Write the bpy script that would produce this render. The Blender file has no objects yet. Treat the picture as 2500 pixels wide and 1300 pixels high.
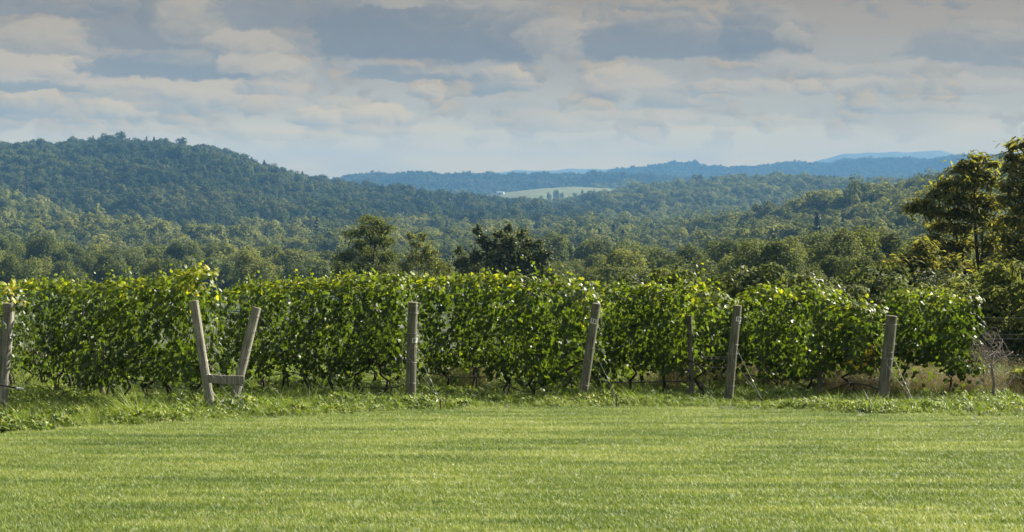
import bpy, math, random
import numpy as np
from mathutils import Vector, Matrix

# ------------------------------------------------------------------ camera, sky, sun, exposure
sc = bpy.context.scene
COL = sc.collection
R = math.radians
FPX = 4665.0                       # focal length in photograph pixels (2500 wide)
HOR = 470.0                        # row of the true horizon
EYE = 1.65
PITCH = math.atan((650 - HOR) / FPX)

cam_d = bpy.data.cameras.new('camera')
cam_d.sensor_width = 36.0
cam_d.lens = 36.0 * FPX / 2500.0
cam_d.clip_start = 0.5
cam_d.clip_end = 60000
cam = bpy.data.objects.new('camera', cam_d)
COL.objects.link(cam)
cam.location = (0, 0, EYE)
cam.rotation_euler = (math.pi / 2 - PITCH, 0, 0)
sc.camera = cam

SUN_AZ = 56.0      # degrees to the right of the view direction
SUN_EL = 32.0
sun_d = bpy.data.lights.new('sun', 'SUN')
sun_d.energy = 5.0
sun_d.angle = R(0.6)
sun_d.color = (1.0, 0.93, 0.80)
sun = bpy.data.objects.new('sun', sun_d)
COL.objects.link(sun)
sdir = Vector((math.sin(R(SUN_AZ)) * math.cos(R(SUN_EL)), math.cos(R(SUN_AZ)) * math.cos(R(SUN_EL)), math.sin(R(SUN_EL))))
sun.rotation_euler = sdir.to_track_quat('Z', 'Y').to_euler()
sun.location = sdir * 200

sc.view_settings.view_transform = 'Standard'
sc.view_settings.look = 'None'
sc.view_settings.gamma = 1.0
sc.view_settings.use_curve_mapping = False
sc.view_settings.exposure = 1.6
EXPO = 2 ** 1.6
sc.render.engine = 'CYCLES'
cy = sc.cycles
cy.max_bounces = 5
cy.diffuse_bounces = 2
cy.glossy_bounces = 1
cy.transmission_bounces = 3
cy.volume_bounces = 0
cy.transparent_max_bounces = 4
cy.sample_clamp_indirect = 4.0
cy.use_denoising = True
cy.denoiser = 'OPENIMAGEDENOISE'
cy.denoising_input_passes = 'RGB_ALBEDO_NORMAL'
cy.denoising_prefilter = 'ACCURATE'

SKY_STRENGTH = 0.08
HAZE_COLOR = (0.17, 0.40, 0.70)
HAZE_DENSITY = 1.2e-4
HAZE_BOX = (-7500, 7500, -300, 10800, -60, 215)
HAZE_GLOW = tuple(c * (5.0 * s / 12.57 * .95 + a) * EXPO for c, s, a in zip(HAZE_COLOR, (1, .93, .80), (.09, .10, .11)))   # light the air scatters along a long path


def build_world():
    w = bpy.data.worlds.new('World')
    sc.world = w
    w.use_nodes = True
    w.cycles.sampling_method = 'MANUAL'
    w.cycles.sample_map_resolution = 256
    nt = w.node_tree
    nt.nodes.clear()
    N, L = nt.nodes.new, nt.links.new
    out = N('ShaderNodeOutputWorld')
    sky = N('ShaderNodeTexSky')
    sky.sky_type = 'NISHITA'
    sky.sun_disc = False
    sky.sun_elevation = R(SUN_EL)
    sky.sun_rotation = R(SUN_AZ)
    sky.dust_density = 2.0
    tc = N('ShaderNodeTexCoord')

    def val(s, e=90.0):               # colour as seen (sRGB) at elevation e -> sky radiance behind the haze
        path = min(HAZE_BOX[3], (HAZE_BOX[5] - EYE) / math.tan(R(max(e, .3))))
        f = 1 - math.exp(-HAZE_DENSITY * path)
        lin = [((c / 255 + 0.055) / 1.055) ** 2.4 for c in s]
        return tuple(max(.01, (c - f * g) / (1 - f)) / EXPO / SKY_STRENGTH for c, g in zip(lin, HAZE_GLOW)) + (1,)

    def math_n(op, a=None, b=None, c=None):
        n = N('ShaderNodeMath'); n.operation = op
        for i, v in enumerate((a, b, c)):
            if v is None: continue
            if hasattr(v, 'links'): L(v, n.inputs[i])
            else: n.inputs[i].default_value = v
        return n.outputs[0]

    def vec_n(op, a=None, b=None, c=None, out_i=0):
        n = N('ShaderNodeVectorMath'); n.operation = op
        for i, v in enumerate((a, b, c)):
            if v is None: continue
            if hasattr(v, 'links'): L(v, n.inputs[i])
            else: n.inputs[i].default_value = v
        return n.outputs['Value' if op in ('LENGTH', 'DOT_PRODUCT') else 'Vector']

    def smooth(v, a, b, lo=0.0, hi=1.0):
        n = N('ShaderNodeMapRange'); n.interpolation_type = 'SMOOTHSTEP'
        L(v, n.inputs['Value'])
        n.inputs['From Min'].default_value = a; n.inputs['From Max'].default_value = b
        n.inputs['To Min'].default_value = lo; n.inputs['To Max'].default_value = hi
        return n.outputs['Result']

    def mix(f, a, b):
        n = N('ShaderNodeMix'); n.data_type = 'RGBA'; n.clamp_factor = True
        if hasattr(f, 'links'): L(f, n.inputs['Factor'])
        else: n.inputs['Factor'].default_value = f
        for i, v in (('A', a), ('B', b)):
            s = [q for q in n.inputs if q.name == i and q.type == 'RGBA'][0]
            if hasattr(v, 'links'): L(v, s)
            else: s.default_value = v
        return [q for q in n.outputs if q.type == 'RGBA'][0]

    def noise(vec, scale, detail, rough=0.55, dist=0.0):
        n = N('ShaderNodeTexNoise'); n.noise_dimensions = '3D'
        L(vec, n.inputs['Vector'])
        n.inputs['Scale'].default_value = scale
        n.inputs['Detail'].default_value = detail
        n.inputs['Roughness'].default_value = rough
        n.inputs['Distortion'].default_value = dist
        return n

    # azimuth / elevation in degrees: u to the right of the view, v above the horizon
    sep = N('ShaderNodeSeparateXYZ'); L(tc.outputs['Generated'], sep.inputs[0])
    az = math_n('MULTIPLY', math_n('ARCTAN2', sep.outputs[0], sep.outputs[1]), 180 / math.pi)
    el = math_n('MULTIPLY', math_n('ARCSINE', sep.outputs[2]), 180 / math.pi)
    cmb = N('ShaderNodeCombineXYZ'); L(az, cmb.inputs[0]); L(el, cmb.inputs[1])
    P = cmb.outputs[0]
    Pn = vec_n('MULTIPLY', P, (1.0, 1.55, 1.0))
    n1 = noise(Pn, 0.85, 6, 0.6)           # billows
    n2 = noise(Pn, 2.6, 5, 0.6)            # finer billows
    # warp of the cloud outlines
    w1 = vec_n('MULTIPLY', vec_n('SUBTRACT', n1.outputs['Color'], (0.5, 0.5, 0.5)), (1.7, 0.8, 0))
    w2 = vec_n('MULTIPLY', vec_n('SUBTRACT', n2.outputs['Color'], (0.5, 0.5, 0.5)), (.45, 0.25, 0))
    amp = smooth(el, 0.5, 5.0, 0.45, 1.05)
    ws = N('ShaderNodeVectorMath'); ws.operation = 'SCALE'
    L(vec_n('ADD', w1, w2), ws.inputs[0]); L(amp, ws.inputs['Scale'])
    Pw = vec_n('ADD', P, ws.outputs[0])
    # thin high veil that whitens the whole sky, greyer higher up, then brightened above the view to fill the shade
    veil = val((191, 203, 206), .9)
    for e0, e1, c in ((.9, 1.7, (193, 203, 206)), (1.7, 2.6, (177, 188, 193)), (2.6, 3.8, (166, 174, 179)), (3.8, 5.1, (163, 163, 162)), (5.1, 6.0, (154, 154, 154)), (6.0, 9.0, (160, 161, 163)), (12.0, 30.0, (182, 186, 190))):
        veil = mix(smooth(el, e0, e1), veil, val(c, e1))
    soft = noise(vec_n('MULTIPLY', P, (0.22, 0.8, 1)), 0.9, 3, 0.5)
    veil = mix(smooth(soft.outputs['Fac'], 0.45, 0.7, 0.0, 0.30), veil, val((150, 165, 178), 3.0))
    col = mix(smooth(el, 6.0, 28.0, 0.985, 0.55), sky.outputs[0], veil)
    # generic cumulus everywhere above the band that the camera sees
    gen = noise(vec_n('MULTIPLY', P, (0.09, 0.20, 1)), 1.4, 4, 0.58)
    gm = smooth(gen.outputs['Fac'], 0.50, 0.58)
    gcol = mix(gm, col, mix(smooth(gen.outputs['Fac'], 0.52, 0.68), val((196, 195, 190)), val((150, 163, 174))))

    LIT = (207, 200, 188); SHD = (138, 158, 177)
    # billows: creased noise makes rounded puffs; sampled again a little towards the sun it tells lit from shaded flanks
    def puff(vec, scale, detail):
        n = N('ShaderNodeTexNoise'); n.noise_dimensions = '3D'; n.noise_type = 'RIDGED_MULTIFRACTAL'; n.normalize = False
        L(vec, n.inputs['Vector'])
        n.inputs['Scale'].default_value = scale; n.inputs['Detail'].default_value = detail; n.inputs['Roughness'].default_value = 0.55
        n.inputs['Offset'].default_value = 0.75; n.inputs['Gain'].default_value = 1.2
        return n.outputs['Fac']
    Q = vec_n('ADD', vec_n('MULTIPLY', P, (1.0, 1.5, 1.0)), ws.outputs[0])
    PS = 1.0
    rA = puff(Q, PS, 2.4)
    rB = puff(vec_n('ADD', Q, (0.08, 0.15, 0.0)), PS, 2.4)
    emb = math_n('SUBTRACT', rB, rA)          # > 0 where the puff faces the sun
    bil = math_n('SUBTRACT', 0.55, rA)        # > 0 on the rounded bodies, < 0 in the creases
    nA = noise(Q, 0.55, 3, 0.5).outputs['Fac']
    gl = mix(smooth(el, 2.0, 5.0), val((190, 191, 188), 2.3), val((171, 170, 167), 4.6))
    gs = mix(smooth(el, 2.0, 5.0), val((152, 173, 188), 2.3), val((136, 152, 166), 4.6))
    gm = math_n('MULTIPLY_ADD', bil, 0.10, math_n('SUBTRACT', nA, smooth(az, -4.0, 12.0, 0.0, 0.06)))
    gmask = math_n('MULTIPLY', smooth(gm, 0.47, 0.55), smooth(el, 0.9, 2.4, 0.0, 0.85))
    bcol = mix(gmask, col, mix(smooth(math_n('MULTIPLY_ADD', emb, 0.4, math_n('SUBTRACT', gm, 0.55)), -0.20, 0.20), gs, gl))
    rC = puff(Q, 2.7, 2.0)
    bilr = math_n('MULTIPLY_ADD', math_n('SUBTRACT', 0.55, rC), -0.13, math_n('MULTIPLY', bil, -0.12))
    grain = math_n('ADD', math_n('MULTIPLY', emb, 0.55), math_n('MULTIPLY', math_n('SUBTRACT', n2.outputs['Fac'], 0.5), 0.55))

    # clouds: (px, py, half width, half height, lightness bias, opacity) in photograph pixels
    clouds = [
        # far, small, near the horizon
        (700, 335, 150, 16, 0.0, .45), (330, 318, 200, 10, .1, .30), (1000, 318, 160, 12, .5, .30), (1330, 300, 170, 26, .0, .45),
        (1560, 285, 120, 16, .4, .45), (1820, 300, 160, 12, .1, .35), (2250, 270, 170, 12, .2, .40),
        (60, 270, 120, 34, -.05, .80), (300, 272, 75, 26, .45, .95), (470, 255, 120, 32, .1, .60), (620, 250, 110, 22, .5, .55),
        (790, 285, 85, 26, .45, .95), (920, 282, 75, 24, .55, .95), (840, 250, 60, 20, .6, .55),
        (1045, 228, 45, 17, .35, .75), (1230, 205, 75, 34, .05, .85), (1660, 252, 100, 18, -.1, .60),
        (1530, 205, 105, 36, .55, .70), (1800, 222, 150, 20, .35, .60), (2060, 215, 110, 24, .55, .60), (2290, 220, 170, 24, .15, .50),
        # middle
        (90, 218, 170, 16, -.35, .80), (430, 225, 170, 30, .55, .75), (660, 215, 75, 24, .35, .75),
        (40, 175, 110, 45, .9, .85), (190, 185, 85, 36, .75, .95), (180, 110, 190, 42, .55, .75),
        (470, 170, 250, 36, -.5, .90), (620, 165, 90, 26, .7, .75), (700, 185, 70, 26, .6, .55),
        (420, 60, 190, 85, -.35, .75), (520, 55, 110, 75, .65, .85), (600, 115, 100, 32, .55, .8),
        (120, 25, 190, 34, -.35, .65), (780, 35, 240, 50, -.45, .70), (1070, 85, 280, 85, -.55, .92), (1010, 185, 140, 15, -.5, .80),
        (950, 8, 80, 20, .7, .75), (1180, 15, 110, 20, .45, .5), (1390, 105, 120, 48, .5, .65),
        (1640, 105, 215, 52, -.5, .85), (1870, 85, 105, 58, -.30, .80), (1930, 100, 45, 30, .45, .55),
        (1950, 170, 110, 26, .4, .45), (2400, 130, 150, 52, -.25, .60), (2150, 180, 160, 20, .3, .4),
    ]
    def closure(c):
        b_ = N('ShaderNodeBackground'); b_.inputs['Strength'].default_value = SKY_STRENGTH
        L(c, b_.inputs['Color'])
        return b_.outputs[0]

    def mix_sh(f, a, b):
        n = N('ShaderNodeMixShader'); L(f, n.inputs[0]); L(a, n.inputs[1]); L(b, n.inputs[2])
        return n.outputs[0]

    edges = [-9.5, -5.5, -1.5, 3.0, 8.0]                        # the clouds are evaluated in azimuth sectors to save time
    lows, highs = [-99] + edges, edges + [99]
    band = None
    for lo, hi in zip(lows, highs):
        c_ = bcol
        for (px, py, rx, ry, bias, op) in clouds:
            cu = math.degrees(math.atan((px - 1250) / FPX)); cv = math.degrees(math.atan((HOR - py) / FPX))
            ru = math.degrees(rx * 1.12 / FPX); rv = math.degrees(ry * 1.2 / FPX)
            if cu + ru * 1.15 + 1.1 < lo or cu - ru * 1.15 - 1.1 > hi:
                continue
            d = vec_n('MULTIPLY_ADD', Pw, (1 / ru, 1 / rv, 0), (-cu / ru, -cv / rv, 0))
            ln = math_n('MAXIMUM', math_n('ADD', vec_n('LENGTH', d), bilr), vec_n('DOT_PRODUCT', d, (0, -1.45, 0)))   # puffed top, flat base
            m = smooth(ln, 1.10, 0.82, 0.0, op)
            lg = math_n('MULTIPLY_ADD', grain, 0.75, vec_n('DOT_PRODUCT', d, (0.34, 0.52, 0)))
            lt = smooth(lg, -0.50 - bias * .85, 0.72 - bias * .85)
            lit = [np.interp(py, (40, 160, 280, 330), q) for q in ((174, 188, 198, 200), (174, 188, 199, 204), (170, 184, 195, 203))]
            shd = [np.interp(py, (80, 180, 270, 330), q) for q in ((130, 139, 150, 172), (147, 160, 174, 189), (163, 177, 190, 198))]
            c_ = mix(m, c_, mix(lt, val(shd, cv), val(lit, cv)))
        sh = closure(c_)
        band = sh if band is None else mix_sh(math_n('GREATER_THAN', az, lo), band, sh)
    outside = math_n('MAXIMUM', smooth(el, 7.2, 8.4), smooth(math_n('ABSOLUTE', az), 17.0, 18.5))
    below = mix(smooth(el, -0.6, -0.1), val((150, 155, 150)), gcol)
    L(mix_sh(math_n('MAXIMUM', outside, math_n('LESS_THAN', el, -0.3)), band, closure(below)), out.inputs[0])


build_world()
# ------------------------------------------------------------------ helpers
rng = np.random.default_rng(7)


def pix(px, py, y):
    """World point at forward distance y that the photograph shows at (px, py)."""
    a, b = (px - 1250) / FPX, (650 - py) / FPX
    c, s = math.cos(PITCH), math.sin(PITCH)
    dy, dz = c + b * s, -s + b * c
    return Vector((a * y / dy, y, EYE + dz * y / dy))


def tag(o, label=None, cat=None, group=None, kind=None):
    if label: o['label'] = label
    if cat: o['category'] = cat
    if group: o['group'] = group
    if kind: o['kind'] = kind
    return o


def empty(name, loc, rz=0.0):
    o = bpy.data.objects.new(name, None)
    o.empty_display_size = 0.2
    o.location = loc; o.rotation_euler = (0, 0, rz)
    COL.objects.link(o)
    return o


def mesh_np(name, V, F, mats, smooth=False, attrs=None, midx=None):
    """V (n,3), F list of (m,k) index arrays."""
    if not isinstance(F, (list, tuple)): F = [F]
    me = bpy.data.meshes.new(name)
    V = np.asarray(V, np.float32)
    me.vertices.add(len(V)); me.vertices.foreach_set('co', V.ravel())
    F = [f for f in F if len(f)]
    nl = sum(f.size for f in F); nf = sum(len(f) for f in F)
    if nf:
        me.loops.add(nl); me.polygons.add(nf)
        me.loops.foreach_set('vertex_index', np.concatenate([f.ravel() for f in F]).astype(np.int32))
        tot = np.concatenate([np.full(len(f), f.shape[1], np.int32) for f in F])
        st = np.concatenate([[0], np.cumsum(tot)[:-1]]).astype(np.int32)
        me.polygons.foreach_set('loop_start', st)
        me.polygons.foreach_set('loop_total', tot)
        if midx is not None: me.polygons.foreach_set('material_index', np.asarray(midx, np.int32))
        me.polygons.foreach_set('use_smooth', np.full(nf, bool(smooth)))
    me.update(calc_edges=True)
    for m in (mats if isinstance(mats, (list, tuple)) else [mats]): me.materials.append(m)
    for k, v in (attrs or {}).items():
        v = np.asarray(v)
        at = me.attributes.new(k, 'INT' if v.dtype.kind == 'i' else 'FLOAT', 'POINT')
        at.data.foreach_set('value', v.astype(np.int32 if v.dtype.kind == 'i' else np.float32))
    return me


def obj(name, me, parent=None, loc=None):
    o = bpy.data.objects.new(name, me)
    COL.objects.link(o)
    if parent is not None: o.parent = parent
    if loc is not None: o.location = loc
    return o


def tube(path, radii, sides=6, cap=True):
    """Tapered tube along a list of points -> V, [quads, ...]"""
    P = np.asarray([tuple(p) for p in path], float); n = len(P)
    radii = np.broadcast_to(np.asarray(radii, float), (n,))
    T = np.gradient(P, axis=0); T /= np.linalg.norm(T, axis=1)[:, None] + 1e-9
    ref = np.array([0.31, 0.12, 0.94]) if abs(T[0][2]) < 0.8 else np.array([0.95, 0.2, 0.1])
    U = np.cross(T, ref); U /= np.linalg.norm(U, axis=1)[:, None] + 1e-9
    W = np.cross(T, U)
    a = np.arange(sides) * 2 * math.pi / sides
    V = (P[:, None, :] + radii[:, None, None] * (np.cos(a)[None, :, None] * U[:, None, :] + np.sin(a)[None, :, None] * W[:, None, :])).reshape(-1, 3)
    i = np.arange(n - 1)[:, None] * sides; j = np.arange(sides)[None, :]; k = (j + 1) % sides
    Q = np.stack([i + j, i + k, i + k + sides, i + j + sides], -1).reshape(-1, 4)
    F = [Q]
    if cap:
        V = np.vstack([V, P[:1], P[-1:]])
        b0, b1 = len(V) - 2, len(V) - 1; o = (n - 1) * sides; j = np.arange(sides); k = (j + 1) % sides
        F.append(np.vstack([np.stack([np.full(sides, b0), k, j], -1), np.stack([np.full(sides, b1), o + j, o + k], -1)]))
    return V, F


def join(parts):
    Vs, Fs, n = [], {}, 0
    for V, F in parts:
        Vs.append(V)
        for f in F: Fs.setdefault(f.shape[1], []).append(f + n)
        n += len(V)
    return np.vstack(Vs), [np.vstack(v) for v in Fs.values()]


def hashn(x, y, seed=0.0):
    """Cheap smooth 2-D noise in about -1..1 (sum of rotated sines)."""
    v = 0.0
    for i, (a, f) in enumerate(((0.3, 1.0), (1.5, 1.37), (2.6, 1.9), (4.1, 2.6), (5.3, 3.7))):
        v = v + np.sin((x * math.cos(a + seed) + y * math.sin(a + seed)) * f + seed * 7.1 + i * 2.3) / (1 + 0.5 * i)
    return v / 2.2


def unit(v):
    return v / (np.linalg.norm(v, axis=-1, keepdims=True) + 1e-9)


def frames(nrm, r):
    """Two unit vectors spanning the plane of each normal, spun at random."""
    t = unit(np.cross(nrm, unit(r.normal(size=nrm.shape))))
    return t, np.cross(nrm, t)


ORD = ['', 'first', 'second', 'third', 'fourth', 'fifth', 'sixth', 'seventh', 'eighth', 'ninth', 'tenth', 'eleventh', 'twelfth', 'thirteenth',
       'fourteenth', 'fifteenth', 'sixteenth', 'seventeenth', 'eighteenth', 'nineteenth', 'twentieth', 'twenty-first', 'twenty-second',
       'twenty-third', 'twenty-fourth', 'twenty-fifth', 'twenty-sixth', 'twenty-seventh', 'twenty-eighth', 'twenty-ninth', 'thirtieth']


# ------------------------------------------------------------------ materials
def new_mat(name):
    m = bpy.data.materials.new(name); m.use_nodes = True
    nt = m.node_tree; nt.nodes.clear()
    return m, nt, nt.nodes.new, nt.links.new


def ramp(N, L, fac, stops):
    r = N('ShaderNodeValToRGB'); L(fac, r.inputs[0])
    e = r.color_ramp.elements
    while len(e) < len(stops): e.new(0.5)
    for q, (p, c) in zip(e, stops):
        q.position = p; q.color = tuple(c) + (1,)
    return r.outputs[0]


def leaf_mat(name, stops, trans=0.35, tcol=(1.25, 1.15, 0.55), rough=0.5, spec=0.35, attr='tone', per_object=0.0, world_noise=None):
    """Leaf: reflecting + light passing through; its colour varies from leaf to leaf (tone) and plant to plant."""
    m, nt, N, L = new_mat(name)
    out = N('ShaderNodeOutputMaterial')
    at = N('ShaderNodeAttribute'); at.attribute_name = attr
    fac = at.outputs['Fac']
    if per_object:
        oi = N('ShaderNodeObjectInfo')
        a = N('ShaderNodeMath'); a.operation = 'MULTIPLY_ADD'
        L(oi.outputs['Random'], a.inputs[0]); a.inputs[1].default_value = per_object
        b = N('ShaderNodeMath'); b.operation = 'MULTIPLY'; L(fac, b.inputs[0]); b.inputs[1].default_value = 1 - per_object
        L(b.outputs[0], a.inputs[2]); fac = a.outputs[0]
    if world_noise:
        sc_, amt = world_noise
        g = N('ShaderNodeNewGeometry'); mp = N('ShaderNodeVectorMath'); mp.operation = 'MULTIPLY'
        L(g.outputs['Position'], mp.inputs[0]); mp.inputs[1].default_value = sc_
        nz = N('ShaderNodeTexNoise'); L(mp.outputs[0], nz.inputs['Vector']); nz.inputs['Scale'].default_value = 1.0
        nz.inputs['Detail'].default_value = 3.0
        s = N('ShaderNodeMath'); s.operation = 'SUBTRACT'; L(nz.outputs['Fac'], s.inputs[0]); s.inputs[1].default_value = 0.5
        a = N('ShaderNodeMath'); a.operation = 'MULTIPLY_ADD'; L(s.outputs[0], a.inputs[0]); a.inputs[1].default_value = amt
        L(fac, a.inputs[2]); fac = a.outputs[0]
    c = ramp(N, L, fac, stops)
    p = N('ShaderNodeBsdfPrincipled'); L(c, p.inputs['Base Color'])
    p.inputs['Roughness'].default_value = rough
    p.inputs['Specular IOR Level'].default_value = spec
    t = N('ShaderNodeBsdfTranslucent')
    mu = N('ShaderNodeMix'); mu.data_type = 'RGBA'; mu.blend_type = 'MULTIPLY'
    ca = [q for q in mu.inputs if q.type == 'RGBA']
    mu.inputs['Factor'].default_value = 1.0
    L(c, ca[0]); ca[1].default_value = tuple(tcol) + (1,)
    mu.clamp_result = False
    L([q for q in mu.outputs if q.type == 'RGBA'][0], t.inputs['Color'])
    mx = N('ShaderNodeMixShader'); mx.inputs[0].default_value = trans
    L(p.outputs[0], mx.inputs[1]); L(t.outputs[0], mx.inputs[2]); L(mx.outputs[0], out.inputs[0])
    return m


def rough_mat(name, stops, scale=(1, 1, 1), nscale=1.0, detail=5, rough=0.9, bump=0.0, coords='Object', spec=0.2, metallic=0.0):
    m, nt, N, L = new_mat(name)
    out = N('ShaderNodeOutputMaterial')
    if coords == 'World':
        v = N('ShaderNodeNewGeometry').outputs['Position']
    else:
        v = N('ShaderNodeTexCoord').outputs[coords]
    mp = N('ShaderNodeVectorMath'); mp.operation = 'MULTIPLY'; L(v, mp.inputs[0]); mp.inputs[1].default_value = scale
    nz = N('ShaderNodeTexNoise'); L(mp.outputs[0], nz.inputs['Vector'])
    nz.inputs['Scale'].default_value = nscale; nz.inputs['Detail'].default_value = detail; nz.inputs['Roughness'].default_value = 0.62
    c = ramp(N, L, nz.outputs['Fac'], stops)
    p = N('ShaderNodeBsdfPrincipled'); L(c, p.inputs['Base Color'])
    p.inputs['Roughness'].default_value = rough; p.inputs['Specular IOR Level'].default_value = spec
    p.inputs['Metallic'].default_value = metallic
    if bump:
        b = N('ShaderNodeBump'); b.inputs['Strength'].default_value = bump; b.inputs['Distance'].default_value = 0.02
        L(nz.outputs['Fac'], b.inputs['Height']); L(b.outputs[0], p.inputs['Normal'])
    L(p.outputs[0], out.inputs[0])
    return m


M = {}
M['vine'] = leaf_mat('vine_leaf', [(0.0, (.026, .044, .013)), (.45, (.062, .098, .018)), (.75, (.140, .185, .024)), (.9, (.30, .31, .03)), (.97, (.45, .38, .04)), (1.0, (.42, .13, .02))],
                     trans=0.44, tcol=(1.75, 1.72, .42), rough=0.45, spec=0.28)
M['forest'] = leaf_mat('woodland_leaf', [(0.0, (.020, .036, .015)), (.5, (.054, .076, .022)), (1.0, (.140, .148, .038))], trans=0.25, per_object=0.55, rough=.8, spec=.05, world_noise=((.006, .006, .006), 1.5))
M['forest_light'] = leaf_mat('sunlit_woodland_leaf', [(0.0, (.050, .072, .022)), (.5, (.130, .150, .036)), (1.0, (.265, .270, .075))], trans=0.34, per_object=0.65, rough=.8, spec=.05, world_noise=((.012, .012, .012), .9))  # lighter woodland leaf: sunlight on the spur is put into the colour
M['wood_leaf'] = leaf_mat('broadleaf', [(0.0, (.048, .068, .023)), (.5, (.126, .150, .040)), (1.0, (.265, .275, .070))], trans=0.5, tcol=(1.15, 1.15, .6), per_object=0.45, rough=.7, spec=.1)
M['dark_leaf'] = leaf_mat('glossy_dark_leaf', [(0.0, (.036, .055, .022)), (.6, (.078, .102, .034)), (1.0, (.18, .20, .07))], trans=0.36, rough=0.5, spec=0.25)
M['locust'] = leaf_mat('locust_leaf', [(0.0, (.095, .115, .032)), (.5, (.215, .225, .052)), (.85, (.27, .255, .06)), (1.0, (.32, .23, .05))], trans=0.55, rough=.7, spec=.1)
M['pale_leaf'] = leaf_mat('pale_leaf', [(0.0, (.06, .090, .036)), (.6, (.125, .160, .062)), (1.0, (.235, .265, .10))], trans=0.38, rough=.7, spec=.1)
M['conifer'] = leaf_mat('pine_needle', [(0.0, (.014, .026, .016)), (1.0, (.035, .052, .026))], trans=0.1)
M['bark'] = rough_mat('bark', [(.3, (.030, .024, .018)), (.6, (.075, .062, .048)), (.8, (.13, .115, .095))], (1, 1, .25), 9, 4, bump=.6)
M['vine_bark'] = rough_mat('vine_bark', [(.3, (.018, .014, .010)), (.7, (.060, .046, .034))], (1, 1, .2), 30, 4, bump=.6)
M['pale_bark'] = rough_mat('pale_bark', [(.3, (.16, .14, .11)), (.7, (.30, .27, .22))], (1, 1, .3), 9, 4)
M['ground'] = rough_mat('hillside_ground', [(.35, (.035, .045, .018)), (.6, (.062, .075, .028)), (.8, (.10, .095, .045))], (1, 1, 1), 0.09, 6, coords='World')
M['field'] = rough_mat('hay_field', [(.3, (.055, .068, .018)), (.45, (.10, .108, .026)), (.6, (.125, .122, .030)), (.75, (.16, .14, .04))], (.003, .02, .01), 1.0, 6, coords='World')

# ------------------------------------------------------------------ the land
RIDGES = [  # name, distance, front width, back width, tree height, silhouette (px, py)
    ('left_hill', 2400, 1150, 900, 13, [(-400, 350), (0, 352), (150, 352), (280, 345), (390, 349), (500, 364), (560, 380), (640, 403), (720, 428), (760, 436), (850, 450), (1000, 470), (1150, 486), (1300, 497), (1450, 508), (1580, 522), (1620, 545), (1700, 585), (1900, 640)]),
    ('left_spur', 1450, 520, 450, 13, [(-300, 450), (0, 478), (60, 490), (150, 512), (250, 538), (350, 555), (440, 572), (560, 586), (700, 590), (820, 604), (950, 640)]),
    ('right_hill', 3000, 1150, 800, 13, [(1000, 560), (1250, 510), (1400, 484), (1500, 464), (1600, 450), (1700, 440), (1800, 434), (1900, 431), (2000, 433), (2100, 438), (2250, 442), (2700, 446)]),
    ('right_rise', 1250, 800, 500, 12, [(1450, 640), (1600, 580), (1720, 556), (1800, 536), (1900, 518), (2000, 494), (2100, 474), (2230, 450), (2420, 410), (2600, 392), (2900, 380)]),
    ('field_hill', 4200, 800, 500, 0, [(900, 500), (1100, 490), (1170, 481), (1230, 472), (1320, 462), (1400, 457), (1490, 462), (1600, 470), (1800, 480), (2700, 480)]),
    ('far_hill', 5200, 900, 700, 14, [(-300, 450), (760, 446), (800, 440), (870, 429), (940, 423), (1100, 426), (1250, 427), (1450, 422), (1560, 425), (1800, 440), (2700, 450)]),
    ('blue_hill', 6700, 1300, 900, 14, [(900, 470), (1250, 445), (1450, 424), (1530, 411), (1600, 403), (1680, 398), (1730, 404), (1790, 409), (1900, 401), (1950, 397), (2000, 400), (2080, 391), (2150, 385), (2250, 389), (2330, 383), (2400, 381), (2700, 376)]),
    ('far_mountain', 9400, 1500, 1000, 0, [(-300, 450), (1100, 440), (1220, 421), (1290, 416), (1400, 413), (1540, 410), (1620, 420), (1800, 430), (1950, 412), (1990, 397), (2030, 383), (2060, 376), (2120, 377), (2190, 371), (2240, 374), (2285, 370), (2350, 377), (2500, 382), (2800, 390)]),
]
VALLEY = -37.0


def base_z(y):
    y = np.asarray(y, float)
    t = np.clip(y - 420, 0, 355)
    z = -0.062 * np.minimum(y, 420) - 0.062 * (t - t * t / 710.0)
    return np.where(y < 0, np.minimum(-0.062 * y, 1.2), z)


def gz(x, y):
    x = np.asarray(x, float); y = np.asarray(y, float)
    z = base_z(y)
    px = 1250 + FPX * x / np.maximum(y, 30.0)
    far = y > 90
    z = z + np.where(far, hashn(x / 60, y / 60, .4) * np.clip((y - 90) / 150, 0, 1) * 1.2, 0)
    for nm, RR, wf, wb, th, pts in RIDGES:
        p = np.asarray(pts, float)
        py = np.interp(px, p[:, 0], p[:, 1])
        if nm in ('far_hill', 'blue_hill', 'far_mountain', 'left_hill'):
            py = py + 1.6 * np.sin(px / 23.0 + RR) + 1.0 * np.sin(px / 9.7)
        H = EYE + (HOR - py) / FPX * RR - th
        t = np.clip(np.abs(y - RR) / np.where(y < RR, wf, wb), 0, 1)
        f = 0.5 * (1 + np.cos(math.pi * t))
        bumps = (hashn(x / (RR * .05), y / (RR * .05), RR * .001) * .0024 + hashn(x / (RR * .017), y / (RR * .017), RR * .002) * .0020) * RR * np.sin(math.pi * np.clip(t, 0, 1))
        zr = VALLEY + (H - VALLEY) * f + bumps
        z = np.where(t < 1, np.maximum(z, zr), z)
    return z


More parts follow.
